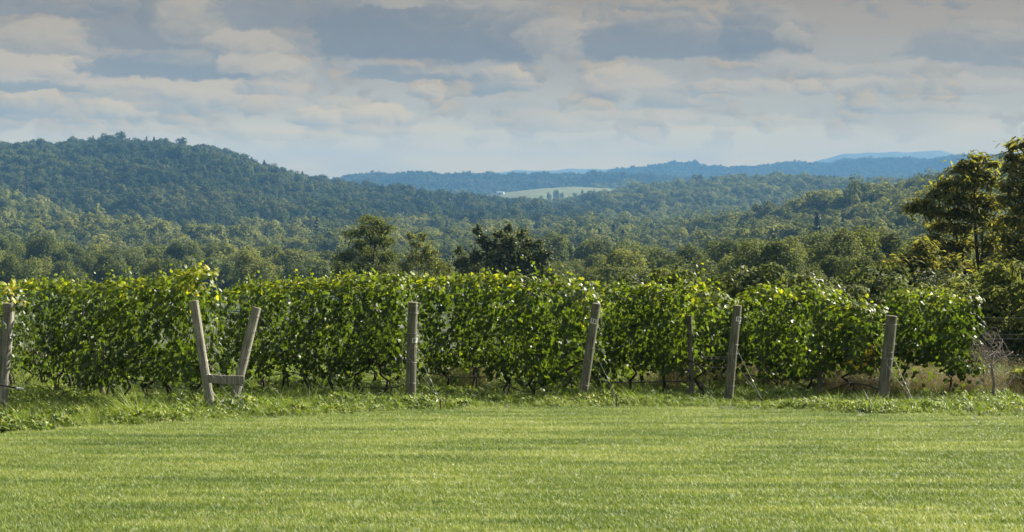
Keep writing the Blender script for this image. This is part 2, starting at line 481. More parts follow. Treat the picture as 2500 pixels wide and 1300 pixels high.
def build_ground():
    ang = np.concatenate([np.linspace(-180, -24, 40)[:-1], np.linspace(-24, 24, 321), np.linspace(24, 180, 40)[1:]])
    rad = np.concatenate([np.linspace(0.5, 80, 60), np.geomspace(84, 900, 60), np.geomspace(920, 13500, 190), np.geomspace(14000, 40000, 8)])
    A, D = np.meshgrid(np.radians(ang), rad)
    x, y = D * np.sin(A), D * np.cos(A)
    z = gz(x, y)
    n, m = A.shape
    V = np.stack([x, y, z], -1).reshape(-1, 3)
    i = np.arange(n - 1)[:, None] * m; j = np.arange(m - 1)[None, :]
    F = np.stack([i + j, i + j + m, i + j + 1 + m, i + j + 1], -1).reshape(-1, 4)[:, ::-1]
    me = mesh_np('ground', V, F, M['ground'], smooth=True)
    tag(obj('ground', me), 'rolling ground falling to a wooded valley and rising into hills', kind='structure')
    # the open hay field on the far rise
    px = np.linspace(1130, 1530, 60); yy = np.linspace(3450, 4330, 50)
    PX, Y = np.meshgrid(px, yy); X = (PX - 1250) / FPX * Y
    V = np.stack([X, Y, gz(X, Y) + 1.2], -1).reshape(-1, 3)
    i = np.arange(49)[:, None] * 60; j = np.arange(59)[None, :]
    F = np.stack([i + j, i + j + 1, i + j + 61, i + j + 60], -1).reshape(-1, 4)
    tag(obj('hay_field', mesh_np('hay_field', V, F, M['field'], smooth=True)), 'pale mown hay field on the distant rise', kind='structure')


build_ground()

# ------------------------------------------------------------------ tree crowns and forests
def leaf_quads(P, nrm, size, r, aspect=0.62, bend=0.18):
    """One small folded quad per point."""
    t, b = frames(nrm, r)
    s = np.asarray(size)[:, None]
    a0 = P - t * s * .5; a1 = P + t * s * .5
    q0 = P + b * s * .5 * aspect - nrm * s * bend; q1 = P - b * s * .5 * aspect - nrm * s * bend
    V = np.stack([a0, q1, a1, q0], 1).reshape(-1, 3)
    F = np.arange(len(P) * 4).reshape(-1, 4)
    return V, F


def crown_points(seed, n, H, rad, z0, lobes, lr=(.30, .46), jit=.55):
    r = np.random.default_rng(seed)
    cz = (z0 + H) / 2; rz = (H - z0) / 2
    C = unit(r.normal(size=(lobes, 3))) * (r.uniform(.35, .80, size=(lobes, 1)))
    C[:, 2] = C[:, 2] * .9 + .08
    lrad = r.uniform(lr[0], lr[1], lobes)
    k = r.integers(0, lobes, n)
    d = unit(r.normal(size=(n, 3)) + np.array([0, 0, .35]))
    rr = lrad[k] * r.uniform(.62, 1.06, n) * (1 + .16 * np.sin(d[:, 0] * 9 + k) * np.sin(d[:, 1] * 8 + 2 * k))
    Pn = C[k] + d * rr[:, None]
    P = Pn * np.array([rad, rad, rz]) + np.array([0, 0, cz])
    nrm = unit(d + np.array([0, 0, .35]) + r.normal(size=(n, 3)) * jit)
    tone = np.clip(.35 + .35 * r.random(n) + .25 * (np.sin(k * 12.9) * .5 + .2), 0, 1)
    return P, nrm, tone, C * np.array([rad, rad, rz]) + np.array([0, 0, cz]), r


def make_crown(name, seed, n, leaf, H=13.0, rad=4.8, z0=3.0, lobes=18, mat='forest', lr=(.30, .46), jit=.45):
    P, nrm, tone, C, r = crown_points(seed, n, H, rad, z0, lobes, lr, jit)
    V, F = leaf_quads(P, nrm, leaf * r.uniform(.6, 1.3, n), r)
    return mesh_np(name, V, F, M[mat], attrs={'tone': np.repeat(tone, 4)}), C


def make_conifer(name, seed, n, leaf, H=17.0, rad=2.6, mat='conifer'):
    r = np.random.default_rng(seed)
    tiers = 9
    k = r.integers(0, tiers, n)
    zc = H * (.22 + .78 * k / tiers)
    az = r.uniform(0, 2 * math.pi, n)
    arm = np.floor(az / (2 * math.pi) * 6)                       # separate limbs with gaps
    az = (arm + .5 + r.normal(size=n) * .16 + k * .37) * 2 * math.pi / 6
    q = r.random(n) ** .6
    reach = rad * (1.05 - k / tiers) * (.55 + .45 * np.sin(arm * 3.1 + k * 1.7) ** 2) + .25
    P = np.stack([np.cos(az) * q * reach, np.sin(az) * q * reach, zc + q * .5 + r.normal(size=n) * .22], -1)
    P = np.vstack([P, np.stack([r.normal(size=60) * .12, r.normal(size=60) * .12, r.uniform(H * .85, H * 1.03, 60)], -1)])
    nrm = unit(r.normal(size=P.shape) * .5 + np.array([0, 0, 1]))
    V, F = leaf_quads(P, nrm, leaf * r.uniform(.6, 1.3, len(P)), r)
    return mesh_np(name, V, F, M[mat], attrs={'tone': np.repeat(r.random(len(P)), 4)})


PROTO = bpy.data.collections.new('prototypes')       # never linked to the scene: only its members' shapes are instanced


def proto_collection(name, meshes):
    c = bpy.data.collections.new(name)
    for i, me in enumerate(meshes):
        o = bpy.data.objects.new('%s_%02d' % (name, i), me)
        c.objects.link(o)
    return c


def scatter_object(name, coll, P, idx, rot, scl, tilt=None):
    """One object: the prototypes of COLL instanced on the points P."""
    me = mesh_np(name, P, np.zeros((0, 3), np.int32), [], attrs={'pick': idx.astype(np.int32), 'spin': rot, 'size': scl,
                 'lean': np.zeros(len(P)) if tilt is None else tilt})
    o = obj(name, me)
    g = bpy.data.node_groups.new(name + '_scatter', 'GeometryNodeTree')
    g.interface.new_socket('Geometry', in_out='INPUT', socket_type='NodeSocketGeometry')
    g.interface.new_socket('Geometry', in_out='OUTPUT', socket_type='NodeSocketGeometry')
    N, L = g.nodes.new, g.links.new
    gi, go = N('NodeGroupInput'), N('NodeGroupOutput')
    ci = N('GeometryNodeCollectionInfo'); ci.inputs['Collection'].default_value = coll
    ci.inputs['Separate Children'].default_value = True; ci.inputs['Reset Children'].default_value = True
    iop = N('GeometryNodeInstanceOnPoints')

    def named(nm, typ):
        n = N('GeometryNodeInputNamedAttribute'); n.data_type = typ; n.inputs['Name'].default_value = nm
        return n.outputs['Attribute']
    m2p = N('GeometryNodeMeshToPoints')
    L(gi.outputs[0], m2p.inputs['Mesh'])
    L(m2p.outputs[0], iop.inputs['Points']); L(ci.outputs[0], iop.inputs['Instance'])
    iop.inputs['Pick Instance'].default_value = True
    L(named('pick', 'INT'), iop.inputs['Instance Index'])
    cx = N('ShaderNodeCombineXYZ'); L(named('spin', 'FLOAT'), cx.inputs[2]); L(named('lean', 'FLOAT'), cx.inputs[0])
    L(cx.outputs[0], iop.inputs['Rotation'])
    cs = N('ShaderNodeCombineXYZ'); s = named('size', 'FLOAT')
    for q in range(3): L(s, cs.inputs[q])
    L(cs.outputs[0], iop.inputs['Scale'])
    L(iop.outputs[0], go.inputs[0])
    md = o.modifiers.new('scatter', 'NODES'); md.node_group = g
    return o


def build_forests():
    far = [make_crown('far_crown', 100 + i, 560, 1.5, H=12 + i % 3, rad=5.0 + .6 * (i % 2), z0=1.5, lobes=7 + i, lr=(.36, .56), jit=.28)[0] for i in range(6)]
    far += [make_conifer('far_conifer', 160 + i, 500, 1.0, H=16, rad=2.8) for i in range(2)]
    coll = proto_collection('woodland_tree', far)
    light = [make_crown('sunlit_crown', 120 + i, 600, 1.4, H=12 + i % 3, rad=5.2 + .6 * (i % 2), z0=1.5, lobes=8 + i, lr=(.32, .54), jit=.3, mat='forest_light')[0] for i in range(6)]
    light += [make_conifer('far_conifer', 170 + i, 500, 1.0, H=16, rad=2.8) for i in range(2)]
    coll_light = proto_collection('sunlit_tree', light)
    # which trees can be seen: skyline of the nearer land, per picture column
    pxb = np.linspace(-250, 2750, 301)
    ys = np.geomspace(90, 14000, 700)
    PX, Y = np.meshgrid(pxb, ys)
    X = (PX - 1250) / FPX * Y
    el = (gz(X, Y) + 5 - EYE) / Y
    run = np.maximum.accumulate(el, 0)
    zones = {'left_hill': [], 'left_spur': [], 'right_hill': [], 'right_rise': [], 'far_hill': [], 'blue_hill': [], 'valley': []}
    y = 620.0
    r = np.random.default_rng(3)
    while y < 8200:
        s = 7.6 if y < 3300 else max(7.6, y / 560.0)
        px0, px1 = -200, 2700
        n = int((px1 - px0) / FPX * y / s)
        x = ((px0 - 1250) / FPX * y) + (np.arange(n) + r.uniform(-.45, .45, n)) * s
        yy = y + r.uniform(-.5, .5, n) * s
        p = 1250 + FPX * x / yy
        z = gz(x, yy)
        infield = (p > 1140) & (p < 1520) & (yy > 3500) & (yy < 4330)
        bi = np.clip(np.round((p + 250) / 10).astype(int), 0, 300)
        yi = np.clip(np.searchsorted(ys, yy - 35) - 1, 0, 699)
        vis = (z + 14 - EYE) / yy > run[yi, bi] - 0.0012
        below = HOR - (z + 13) / yy * FPX < 705
        ok = vis & below & ~infield
        for xi, yi_, zi, pi_ in zip(x[ok], yy[ok], z[ok], p[ok]):
            best, bd = 'valley', 1.0
            for nm, RR, wf, wb, th, pts in RIDGES:
                if nm not in zones: continue
                t = abs(yi_ - RR) / (wf if yi_ < RR else wb)
                if t < bd - .02 and zi > VALLEY + 2.5:
                    pp = np.interp(pi_, [q[0] for q in pts], [q[1] for q in pts])
                    Hh = EYE + (HOR - pp) / FPX * RR - th
                    zr = VALLEY + (Hh - VALLEY) * .5 * (1 + math.cos(math.pi * t))
                    if abs(zr - zi) < 6 + RR * .003: best, bd = nm, t
            zones[best].append((xi, yi_, zi))
        y += s
    text = {'left_hill': 'dark wood covering the big hill on the left', 'left_spur': 'sunlit wood on the low spur below the big left hill',
            'right_hill': 'hazy green wood over the broad hill right of the hay field', 'right_rise': 'wood climbing the rise behind the tall locust trees',
            'far_hill': 'blue-green wood on the long ridge behind the hay field', 'blue_hill': 'distant blue wood on the high ridge below the pale mountains',
            'valley': 'wood filling the valley floor between the hills'}
    tot = 0
    for nm, pts in zones.items():
        if not pts: continue
        P = np.array(pts); n = len(P); tot += n
        idx = r.integers(0, 6, n); con = r.random(n) < (.02 if nm == 'left_hill' else .006); idx[con] = r.integers(6, 8, con.sum())
        idx[P[:, 1] > 3300] %= 6
        big = np.where(P[:, 1] > 3300, np.minimum(P[:, 1] / 3300, 1.15), 1.0)
        patch = np.clip(1 + .35 * hashn(P[:, 0] / 22, P[:, 1] / 22, .5) + .2 * hashn(P[:, 0] / 70, P[:, 1] / 70, 1.5), .5, 1.7)
        scl = patch * r.uniform(.55, 1.12, n) * (1 + .25 * (r.random(n) < .12)) * big
        P[:, 2] -= .8
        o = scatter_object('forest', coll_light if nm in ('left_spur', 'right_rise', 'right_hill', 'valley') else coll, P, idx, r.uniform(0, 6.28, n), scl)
        tag(o, text[nm], 'wood', kind='stuff')
    print('forest trees', tot)


build_forests()
# ------------------------------------------------------------------ single trees beyond the vineyard
def limbs(H, C, r, rbase=.28, fork=.42):
    """Trunk and limbs reaching into the crown lobes -> V, F."""
    parts = []
    top = np.array([r.normal() * .25, r.normal() * .25, H * .72])
    mid = np.array([r.normal() * .12, r.normal() * .12, H * fork])
    parts.append(tube([(0, 0, -.6), (0.02, 0, H * .2), mid, (mid + top) / 2, top], [rbase * 1.25, rbase, rbase * .75, rbase * .5, rbase * .22], 7))
    for c in C:
        a = mid * (1 - (s := r.uniform(0, .7))) + top * s
        m = (a * .55 + c * .45) + np.array([0, 0, -.25])
        parts.append(tube([a, m, c], [rbase * .38, rbase * .24, rbase * .08], 5))
    return join(parts)


def build_tree_kinds():
    """Prototype tree shapes, each with crown mesh, trunk mesh, height and radius."""
    kinds = {}
    spec = {
        'round': dict(n=11000, leaf=.42, H=13, rad=4.6, z0=.8, lobes=16, mat='wood_leaf', lr=(.34, .52), jit=.34),
        'tall': dict(n=11000, leaf=.42, H=16, rad=3.9, z0=.8, lobes=17, mat='wood_leaf', lr=(.30, .46), jit=.36),
        'loose': dict(n=9500, leaf=.40, H=14, rad=4.4, z0=.6, lobes=22, mat='wood_leaf', lr=(.22, .40), jit=.4),
        'pale': dict(n=9500, leaf=.40, H=13, rad=3.6, z0=.4, lobes=26, mat='pale_leaf', lr=(.18, .32)),
        'bush': dict(n=5500, leaf=.38, H=9, rad=4.6, z0=.4, lobes=14, mat='wood_leaf', lr=(.32, .50), jit=.36),
    }
    for j, (k, s) in enumerate(spec.items()):
        for v in range(2):
            cm, C = make_crown('crown', 300 + j * 10 + v, **s)
            r = np.random.default_rng(500 + j * 10 + v)
            V, F = limbs(s['H'], C[:12], r)
            kinds[(k, v)] = (cm, mesh_np('trunk', V, F, M['bark'], smooth=True), s['H'], s['rad'])
    return kinds


KINDS = build_tree_kinds()
LOOK = {'round': 'rounded green broadleaf tree', 'tall': 'tall narrow-domed broadleaf tree', 'loose': 'loose-crowned broadleaf tree',
        'pale': 'pale grey-green feathery tree', 'bush': 'low spreading dark green tree'}


def place_tree(kind, v, px, top, y, wpx, label, group, r):
    cm, tm, H, rad = KINDS[(kind, v)]
    p = pix(px, top, y)
    g = float(gz(p.x, y))
    h = max(3.0, p.z - g)
    w = wpx / FPX * y * .5
    root = empty('broadleaf_tree', (p.x, y, g), r.uniform(0, 6.28))
    root.scale = (w / rad, w / rad, h / H)
    tag(root, label, 'tree', group)
    obj('trunk', tm, root); obj('crown', cm, root)
    return root


def build_woodland():
    r = np.random.default_rng(21)
    # (zone text, group, list of (px, top py, distance, width px, kind))
    def line(xs, tops, ys, ws, kinds, zone, group, jx=12, jt=9):
        for i, x in enumerate(xs):
            t = np.interp(x, [q[0] for q in tops], [q[1] for q in tops]) + r.uniform(-jt, jt)
            k = kinds[int(r.integers(0, len(kinds)))]
            y = r.uniform(*ys)
            place_tree(k, int(r.integers(0, 2)), x + r.uniform(-jx, jx), t, y, r.uniform(*ws), '%s, %s from left in %s' % (LOOK[k], ORD[i + 1], zone), group, r)

    line(np.arange(-40, 850, 48), [(0, 562), (100, 575), (300, 588), (450, 582), (600, 588), (700, 592), (850, 606)], (520, 600), (110, 150), ['round', 'tall', 'round', 'loose'],
         'back line behind left vines', 'back line of trees behind the left vines')
    line(np.arange(-25, 860, 58), [(0, 600), (150, 622), (300, 615), (450, 622), (600, 628), (850, 640)], (400, 470), (95, 140), ['pale', 'tall', 'loose', 'pale', 'round'],
         'front line behind left vines', 'front line of trees behind the left vines')
    line(np.arange(1090, 1560, 42), [(1090, 640), (1330, 582), (1400, 575), (1480, 580), (1560, 580)], (430, 520), (80, 115), ['pale', 'pale', 'tall'],
         'pale clump behind middle vines', 'pale trees behind the middle vines')
    line(np.arange(1330, 2010, 66), [(1330, 640), (1450, 610), (1550, 590), (1650, 582), (1750, 572), (1850, 568), (2010, 560)], (300, 360), (140, 190), ['round', 'loose', 'round'],
         'back line behind right vines', 'back line of trees behind the right vines')
    line(np.arange(1380, 2010, 80), [(1380, 668), (1500, 640), (1650, 632), (1750, 612), (1850, 610), (2010, 600)], (230, 275), (140, 190), ['round', 'bush', 'loose'],
         'front line behind right vines', 'front line of trees behind the right vines')
    line(np.arange(1880, 2560, 75), [(1880, 575), (2000, 552), (2090, 528), (2160, 556), (2260, 560), (2560, 520)], (200, 250), (150, 200), ['loose', 'round', 'tall'],
         'taller rank beside the locusts', 'taller trees by the locust trees', jt=6)
    line(np.arange(1960, 2560, 85), [(1960, 640), (2100, 612), (2250, 630), (2560, 600)], (150, 185), (120, 170), ['bush', 'round', 'loose'],
         'low rank beside the locusts', 'low trees by the locust trees', jt=8)


build_woodland()


FAT = 1.3


def clump_tree(name, label, y, clumps, leaf, per, mat, base, stems, spray=False, bark='bark', seed=0, tone_shift=0.0, cat='tree', group=None, droop=.35, depth=.9):
    """A tree whose leaf clumps (px, py, half width px, half height px, offset along the view in m) and stems are placed one by one."""
    r = np.random.default_rng(seed)
    b = pix(base, 650, y); g = float(gz(b.x, y))
    root = empty(name, (b.x, y, g)); tag(root, label, cat, group)
    O = np.array([b.x, y, g])
    Ps, Ns, Ts = [], [], []
    for ci, c in enumerate(clumps):
        px, py, rx, ry = c[:4]; rx *= 1.15; ry *= FAT; dy = c[4] if len(c) > 4 else r.uniform(-1, 1) * rx / FPX * y * .8
        p = np.array(pix(px, py, y + dy)); sx, sz = rx / FPX * y, ry / FPX * y; sy = max(sx, sz) * depth
        n = int(per * (1.25 if spray else 2.1) * max(.35, (rx * ry) / 900.0))
        nsub = max(3, int(n / 60))
        sub = unit(r.normal(size=(nsub, 3))) * r.uniform(.35, .95, (nsub, 1))
        k = r.integers(0, nsub, n)
        d = unit(r.normal(size=(n, 3)) + np.array([0, 0, .25]))
        q = sub[k] * .74 + d * r.uniform(.10, .46, (n, 1))
        stray = r.random(n) < (.42 if spray else .25)
        q[stray] = r.normal(size=(stray.sum(), 3)) * np.array([.62, .5, .55])
        Ps.append(q * np.array([sx, sy, sz]) + p)
        Ns.append(unit(d + np.array([0, 0, .6]) + r.normal(size=(n, 3)) * .5))
        Ts.append(np.clip(r.normal(.42, .16, n) + (math.sin(ci * 5.3) * .5 + np.sin(k * 2.7) * .5) * .16 + tone_shift, 0, 1))
    P, Nn, T = np.vstack(Ps), np.vstack(Ns), np.concatenate(Ts)
    n = len(P)
    if spray:       # drooping feather leaves: two narrow folded quads in a row
        a = r.uniform(0, 6.28, n)
        h = np.stack([np.cos(a), np.sin(a), r.uniform(-.7, .25, n)], -1); h = unit(h)
        L1 = (leaf * r.uniform(.6, 1.25, n))[:, None]
        side = unit(np.cross(h, np.array([0, 0, 1.0]) + r.normal(size=(n, 3)) * .5)) * L1 * .17
        p0, p1 = P, P + h * L1 * .55
        p2 = p1 + unit(h + np.array([0, 0, -droop * 1.6])) * L1 * .55
        V = np.stack([p0 - side * .6, p0 + side * .6, p1 + side, p1 - side, p2 - side * .4, p2 + side * .4], 1).reshape(-1, 3)
        f = np.arange(n)[:, None] * 6
        F = np.concatenate([f + np.array([0, 1, 2, 3]), f + np.array([3, 2, 5, 4])])
        rep = 6
    else:
        V, F = leaf_quads(P, Nn, leaf * r.uniform(.55, 1.3, n), r, aspect=.7)
        rep = 4
    tr = []
    for s in stems:     # (radius px, [(px, py, dy)...])
        pts = [np.array(pix(q[0], q[1], y + (q[2] if len(q) > 2 else 0))) - O for q in s[1]]
        rad = s[0] / FPX * y
        nseg = 12
        tt = np.linspace(0, len(pts) - 1, nseg)
        pa = np.array(pts)
        sm = np.stack([np.interp(tt, np.arange(len(pts)), pa[:, k]) for k in range(3)], -1)
        sm[1:-1] += r.normal(size=(nseg - 2, 3)) * rad * .45
        tr.append(tube(sm, np.linspace(rad, rad * (s[2] if len(s) > 2 else .3), nseg), 7))
    # twigs towards every clump
    allst = np.vstack([t[0] for t in tr])
    for c in clumps:
        cp = np.array(pix(c[0], c[1], y + (c[4] if len(c) > 4 else 0))) - O
        a = allst[np.argmin(np.linalg.norm(allst - cp, axis=1) + np.maximum(0, allst[:, 2] - cp[2]) * 2)]
        m = (a + cp) / 2 + np.array([0, 0, .1]) + r.normal(size=3) * .06
        rr = .9 / FPX * y
        tr.append(tube([a, m, cp], [rr * 1.6, rr, rr * .4], 5))
    Vt, Ft = join(tr)
    obj('trunk', mesh_np('trunk', Vt, Ft, M[bark], smooth=True), root)
    obj('crown', mesh_np('crown', V - O, F, M[mat], attrs={'tone': np.repeat(T, rep)}), root)
    return root


def build_feature_trees():
    clump_tree('broadleaf_tree', 'tall sunlit tree with a wind-swept flat top behind the middle vines', 185,
               [(905, 540, 34, 14), (938, 556, 26, 20), (868, 572, 38, 11), (900, 566, 34, 16), (925, 588, 34, 20), (880, 598, 30, 16), (955, 590, 12, 12), (845, 628, 34, 22), (905, 622, 40, 22),
                (950, 628, 26, 22), (835, 665, 30, 30), (885, 660, 40, 26), (935, 668, 38, 28), (825, 700, 34, 26), (890, 705, 60, 26), (968, 690, 22, 30)],
               .21, 470, 'wood_leaf', 900, [(5, [(900, 860), (902, 760), (905, 680), (915, 600), (908, 545)]), (3, [(902, 700), (870, 640), (850, 600)]), (3, [(905, 680), (940, 620), (935, 570)])], seed=41, tone_shift=.26)
    clump_tree('broadleaf_tree', 'thin tree with a bare pale leader beside the wind-swept tree', 175,
               [(1003, 575, 12, 8), (1030, 580, 16, 12), (1022, 600, 20, 14), (1048, 612, 22, 16), (1012, 632, 26, 18), (1045, 645, 32, 24), (990, 655, 28, 22), (1080, 655, 26, 22), (1030, 690, 60, 26)],
               .20, 430, 'wood_leaf', 1020, [(3, [(1018, 830), (1020, 720), (1022, 650), (1028, 590)]), (1.6, [(1018, 660), (1004, 610), (1001, 575)])], bark='pale_bark', seed=42, tone_shift=.14)
    clump_tree('broadleaf_tree', 'dark glossy tree with upright tufted tips behind the middle vines', 150,
               [(1168, 566, 13, 16), (1180, 590, 20, 16), (1240, 560, 14, 14), (1215, 575, 14, 14), (1276, 572, 14, 13), (1200, 602, 26, 18), (1245, 592, 32, 20), (1290, 598, 22, 18), (1318, 596, 12, 12), (1160, 628, 24, 16),
                (1120, 612, 10, 9), (1130, 640, 24, 20), (1215, 635, 44, 26), (1275, 635, 40, 26), (1325, 630, 26, 24), (1150, 668, 36, 26), (1235, 675, 60, 28), (1325, 672, 42, 28), (1235, 715, 110, 26)],
               .25, 430, 'dark_leaf', 1235, [(6, [(1236, 800), (1236, 720), (1238, 650), (1240, 575)]), (4, [(1236, 700), (1195, 640), (1172, 580)]), (4, [(1238, 690), (1280, 630), (1280, 585)]), (3, [(1236, 710), (1160, 660), (1125, 630)])], seed=43, tone_shift=.14)
    # young orchard whips
    k = 0
    for (px, t, w) in ((1598, 652, 9), (1628, 662, 10), (1652, 648, 9), (1684, 668, 12), (1712, 660, 10), (1742, 676, 12), (1772, 684, 11)):
        k += 1
        clump_tree('sapling', 'thin pale young tree, %s from left in the group above the post plated 10' % ORD[k], 72,
                   [(px, t + 8, w * .5, 10, 0), (px + 3, t + 28, w, 14, 0), (px - 5, t + 46, w * 1.3, 15, .2), (px + 6, t + 64, w * 1.5, 15, -.2), (px, t + 84, w * 1.7, 16, 0)],
                   .085, 330, 'pale_leaf', px, [(1.2, [(px, t + 190), (px + 2, t + 80), (px, t + 6)])], seed=60 + k, cat='sapling', group='thin young trees beyond the vines', tone_shift=.06)
    clump_tree('shrub', 'yellow-green airy bush rising above the vines left of the tall locust tree', 64,
               [(1850, 668, 24, 14), (1882, 658, 20, 14), (1820, 682, 24, 14), (1865, 690, 40, 16), (1835, 705, 46, 16), (1890, 700, 24, 20), (1860, 725, 60, 18)],
               .10, 620, 'pale_leaf', 1855, [(1.6, [(1855, 860), (1855, 760), (1858, 690)]), (1.2, [(1855, 780), (1885, 700), (1886, 660)])], seed=71, cat='shrub', tone_shift=.22)
    clump_tree('shrub', 'mid-green shrub with pale lit leaves below the bronze locust', 78,
               [(2070, 712, 30, 20), (2105, 690, 34, 22), (2145, 668, 34, 18), (2165, 690, 36, 24), (2120, 725, 50, 24), (2190, 668, 24, 16), (2060, 740, 30, 22), (2150, 745, 60, 26)],
               .17, 470, 'wood_leaf', 2120, [(3, [(2120, 860), (2118, 760), (2130, 690)])], seed=72, cat='shrub', tone_shift=.2)
    # locusts on the right
    clump_tree('locust_tree', 'bronze-tinted low locust leaning left of the tall locust tree', 80,
               [(2235, 632, 34, 20), (2190, 652, 36, 22), (2270, 655, 36, 22), (2225, 680, 48, 24), (2290, 690, 40, 26), (2255, 605, 26, 14), (2205, 712, 46, 20), (2270, 725, 52, 24), (2320, 650, 22, 20), (2310, 720, 36, 26), (2240, 755, 60, 26)],
               .30, 330, 'locust', 2290, [(4, [(2292, 900), (2290, 790), (2275, 730), (2262, 690), (2240, 640)]), (3, [(2290, 800), (2310, 720), (2320, 660)])], spray=True, seed=81, tone_shift=.0)
    clump_tree('locust_tree', 'tall locust tree with forked dark trunk and layered feathery crown', 84,
               [(2392, 382, 22, 10), (2360, 398, 26, 11), (2415, 402, 20, 10), (2338, 414, 22, 9), (2375, 420, 36, 15), (2320, 446, 34, 14), (2365, 450, 40, 16), (2415, 440, 26, 16), (2290, 470, 34, 14), (2335, 484, 40, 16), (2385, 488, 40, 16),
                (2250, 494, 30, 12), (2228, 508, 20, 9), (2275, 516, 36, 14), (2330, 520, 40, 15), (2385, 528, 36, 16), (2300, 552, 34, 13), (2350, 560, 36, 14), (2272, 580, 24, 10), (2300, 606, 34, 13), (2345, 600, 34, 14),
                (2418, 500, 26, 18), (2430, 545, 28, 16), (2330, 640, 26, 14), (2420, 590, 26, 16), (2320, 680, 30, 16), (2430, 650, 36, 18), (2350, 730, 34, 22), (2430, 710, 40, 24), (2400, 770, 50, 26), (2360, 655, 30, 20), (2395, 690, 34, 20), (2330, 705, 34, 20), (2450, 620, 30, 18), (2300, 640, 26, 16), (2440, 750, 44, 24), (2340, 780, 44, 24)],
               .28, 330, 'locust', 2395, [(7, [(2400, 940), (2396, 800), (2392, 700), (2384, 610), (2380, 540), (2378, 460), (2390, 400)]), (4.5, [(2394, 760), (2366, 690), (2350, 630), (2330, 560), (2300, 500)]),
                (4.5, [(2392, 650), (2420, 600), (2450, 570), (2490, 530)]), (3, [(2380, 540), (2350, 490), (2300, 470), (2245, 498)]), (3.5, [(2400, 690), (2398, 600), (2400, 520), (2412, 450)])], spray=True, seed=82, tone_shift=-.02)
    clump_tree('locust_tree', 'locust tree cut by the right edge of the picture', 80,
               [(2478, 356, 20, 11), (2510, 350, 26, 12), (2470, 380, 16, 10), (2500, 385, 34, 14), (2545, 380, 30, 16), (2478, 415, 26, 13), (2520, 425, 40, 18), (2465, 450, 24, 14), (2510, 465, 44, 18), (2560, 450, 40, 22), (2468, 490, 26, 15), (2515, 510, 44, 18),
                (2470, 540, 30, 15), (2525, 560, 44, 20), (2462, 580, 24, 14), (2500, 605, 44, 18), (2465, 630, 30, 16), (2520, 650, 44, 22), (2480, 690, 40, 22), (2545, 710, 50, 28), (2470, 740, 34, 22), (2510, 770, 50, 28), (2560, 600, 44, 40)],
               .28, 320, 'locust', 2530, [(7, [(2532, 940), (2528, 800), (2522, 690), (2518, 560), (2510, 450), (2500, 370)]), (4, [(2522, 700), (2490, 620), (2470, 560)])], spray=True, seed=83, tone_shift=0.0)
    # undergrowth below the locusts
    for k, (px, py, w, h, y, mat, lab, ts) in enumerate((
            (2300, 800, 90, 50, 66, 'dark_leaf', 'dark shrub under the bronze locust', 0), (2420, 830, 70, 50, 60, 'dark_leaf', 'dark shrub at the foot of the tall locust tree', .0),
            (2495, 850, 60, 60, 56, 'dark_leaf', 'dark shrub at the right picture edge behind the bare wires', .05), (2180, 830, 80, 50, 70, 'dark_leaf', 'dark shrub behind the unnumbered end post', .05),
            (2492, 935, 46, 34, 37.5, 'wood_leaf', 'small green bush at the right picture edge beside the bare wires', .12), (2050, 800, 90, 40, 85, 'wood_leaf', 'low shrub behind the vines left of the unnumbered post', .1))):
        cl = [(px + math.cos(i * 2.4) * w * .5, py + math.sin(i * 1.7) * h * .45, w * .5, h * .42) for i in range(7)]
        clump_tree('shrub', lab, y, cl, .006 * y ** .75 + .04, 330 if y < 45 else 260, mat, px, [(2.2, [(px, py + h * 1.2), (px + 2, py)])], seed=90 + k, cat='shrub', tone_shift=ts)


build_feature_trees()


def build_undergrowth():
    r = np.random.default_rng(66)
    protos = [make_crown('brush', 800 + i, 2600, .17, H=2.6, rad=1.7, z0=-.2, lobes=16, mat=('dark_leaf', 'wood_leaf', 'pale_leaf', 'wood_leaf')[i], lr=(.22, .40))[0] for i in range(4)]
    coll = proto_collection('brush', protos)
    n = 260
    px = r.uniform(1500, 2700, n); y = r.uniform(56, 110, n)
    px = np.where(r.random(n) < .4, r.uniform(2150, 3000, n), px)
    x = (px - 1250) / FPX * y
    P = np.stack([x, y, gz(x, y)], -1)
    idx = r.choice(4, n, p=(.45, .3, .08, .17))
    tag(scatter_object('undergrowth', coll, P, idx, r.uniform(0, 6.28, n), r.uniform(.6, 1.35, n)), 'tangled brush under the locust trees beyond the vines', 'brush', kind='stuff')


build_undergrowth()


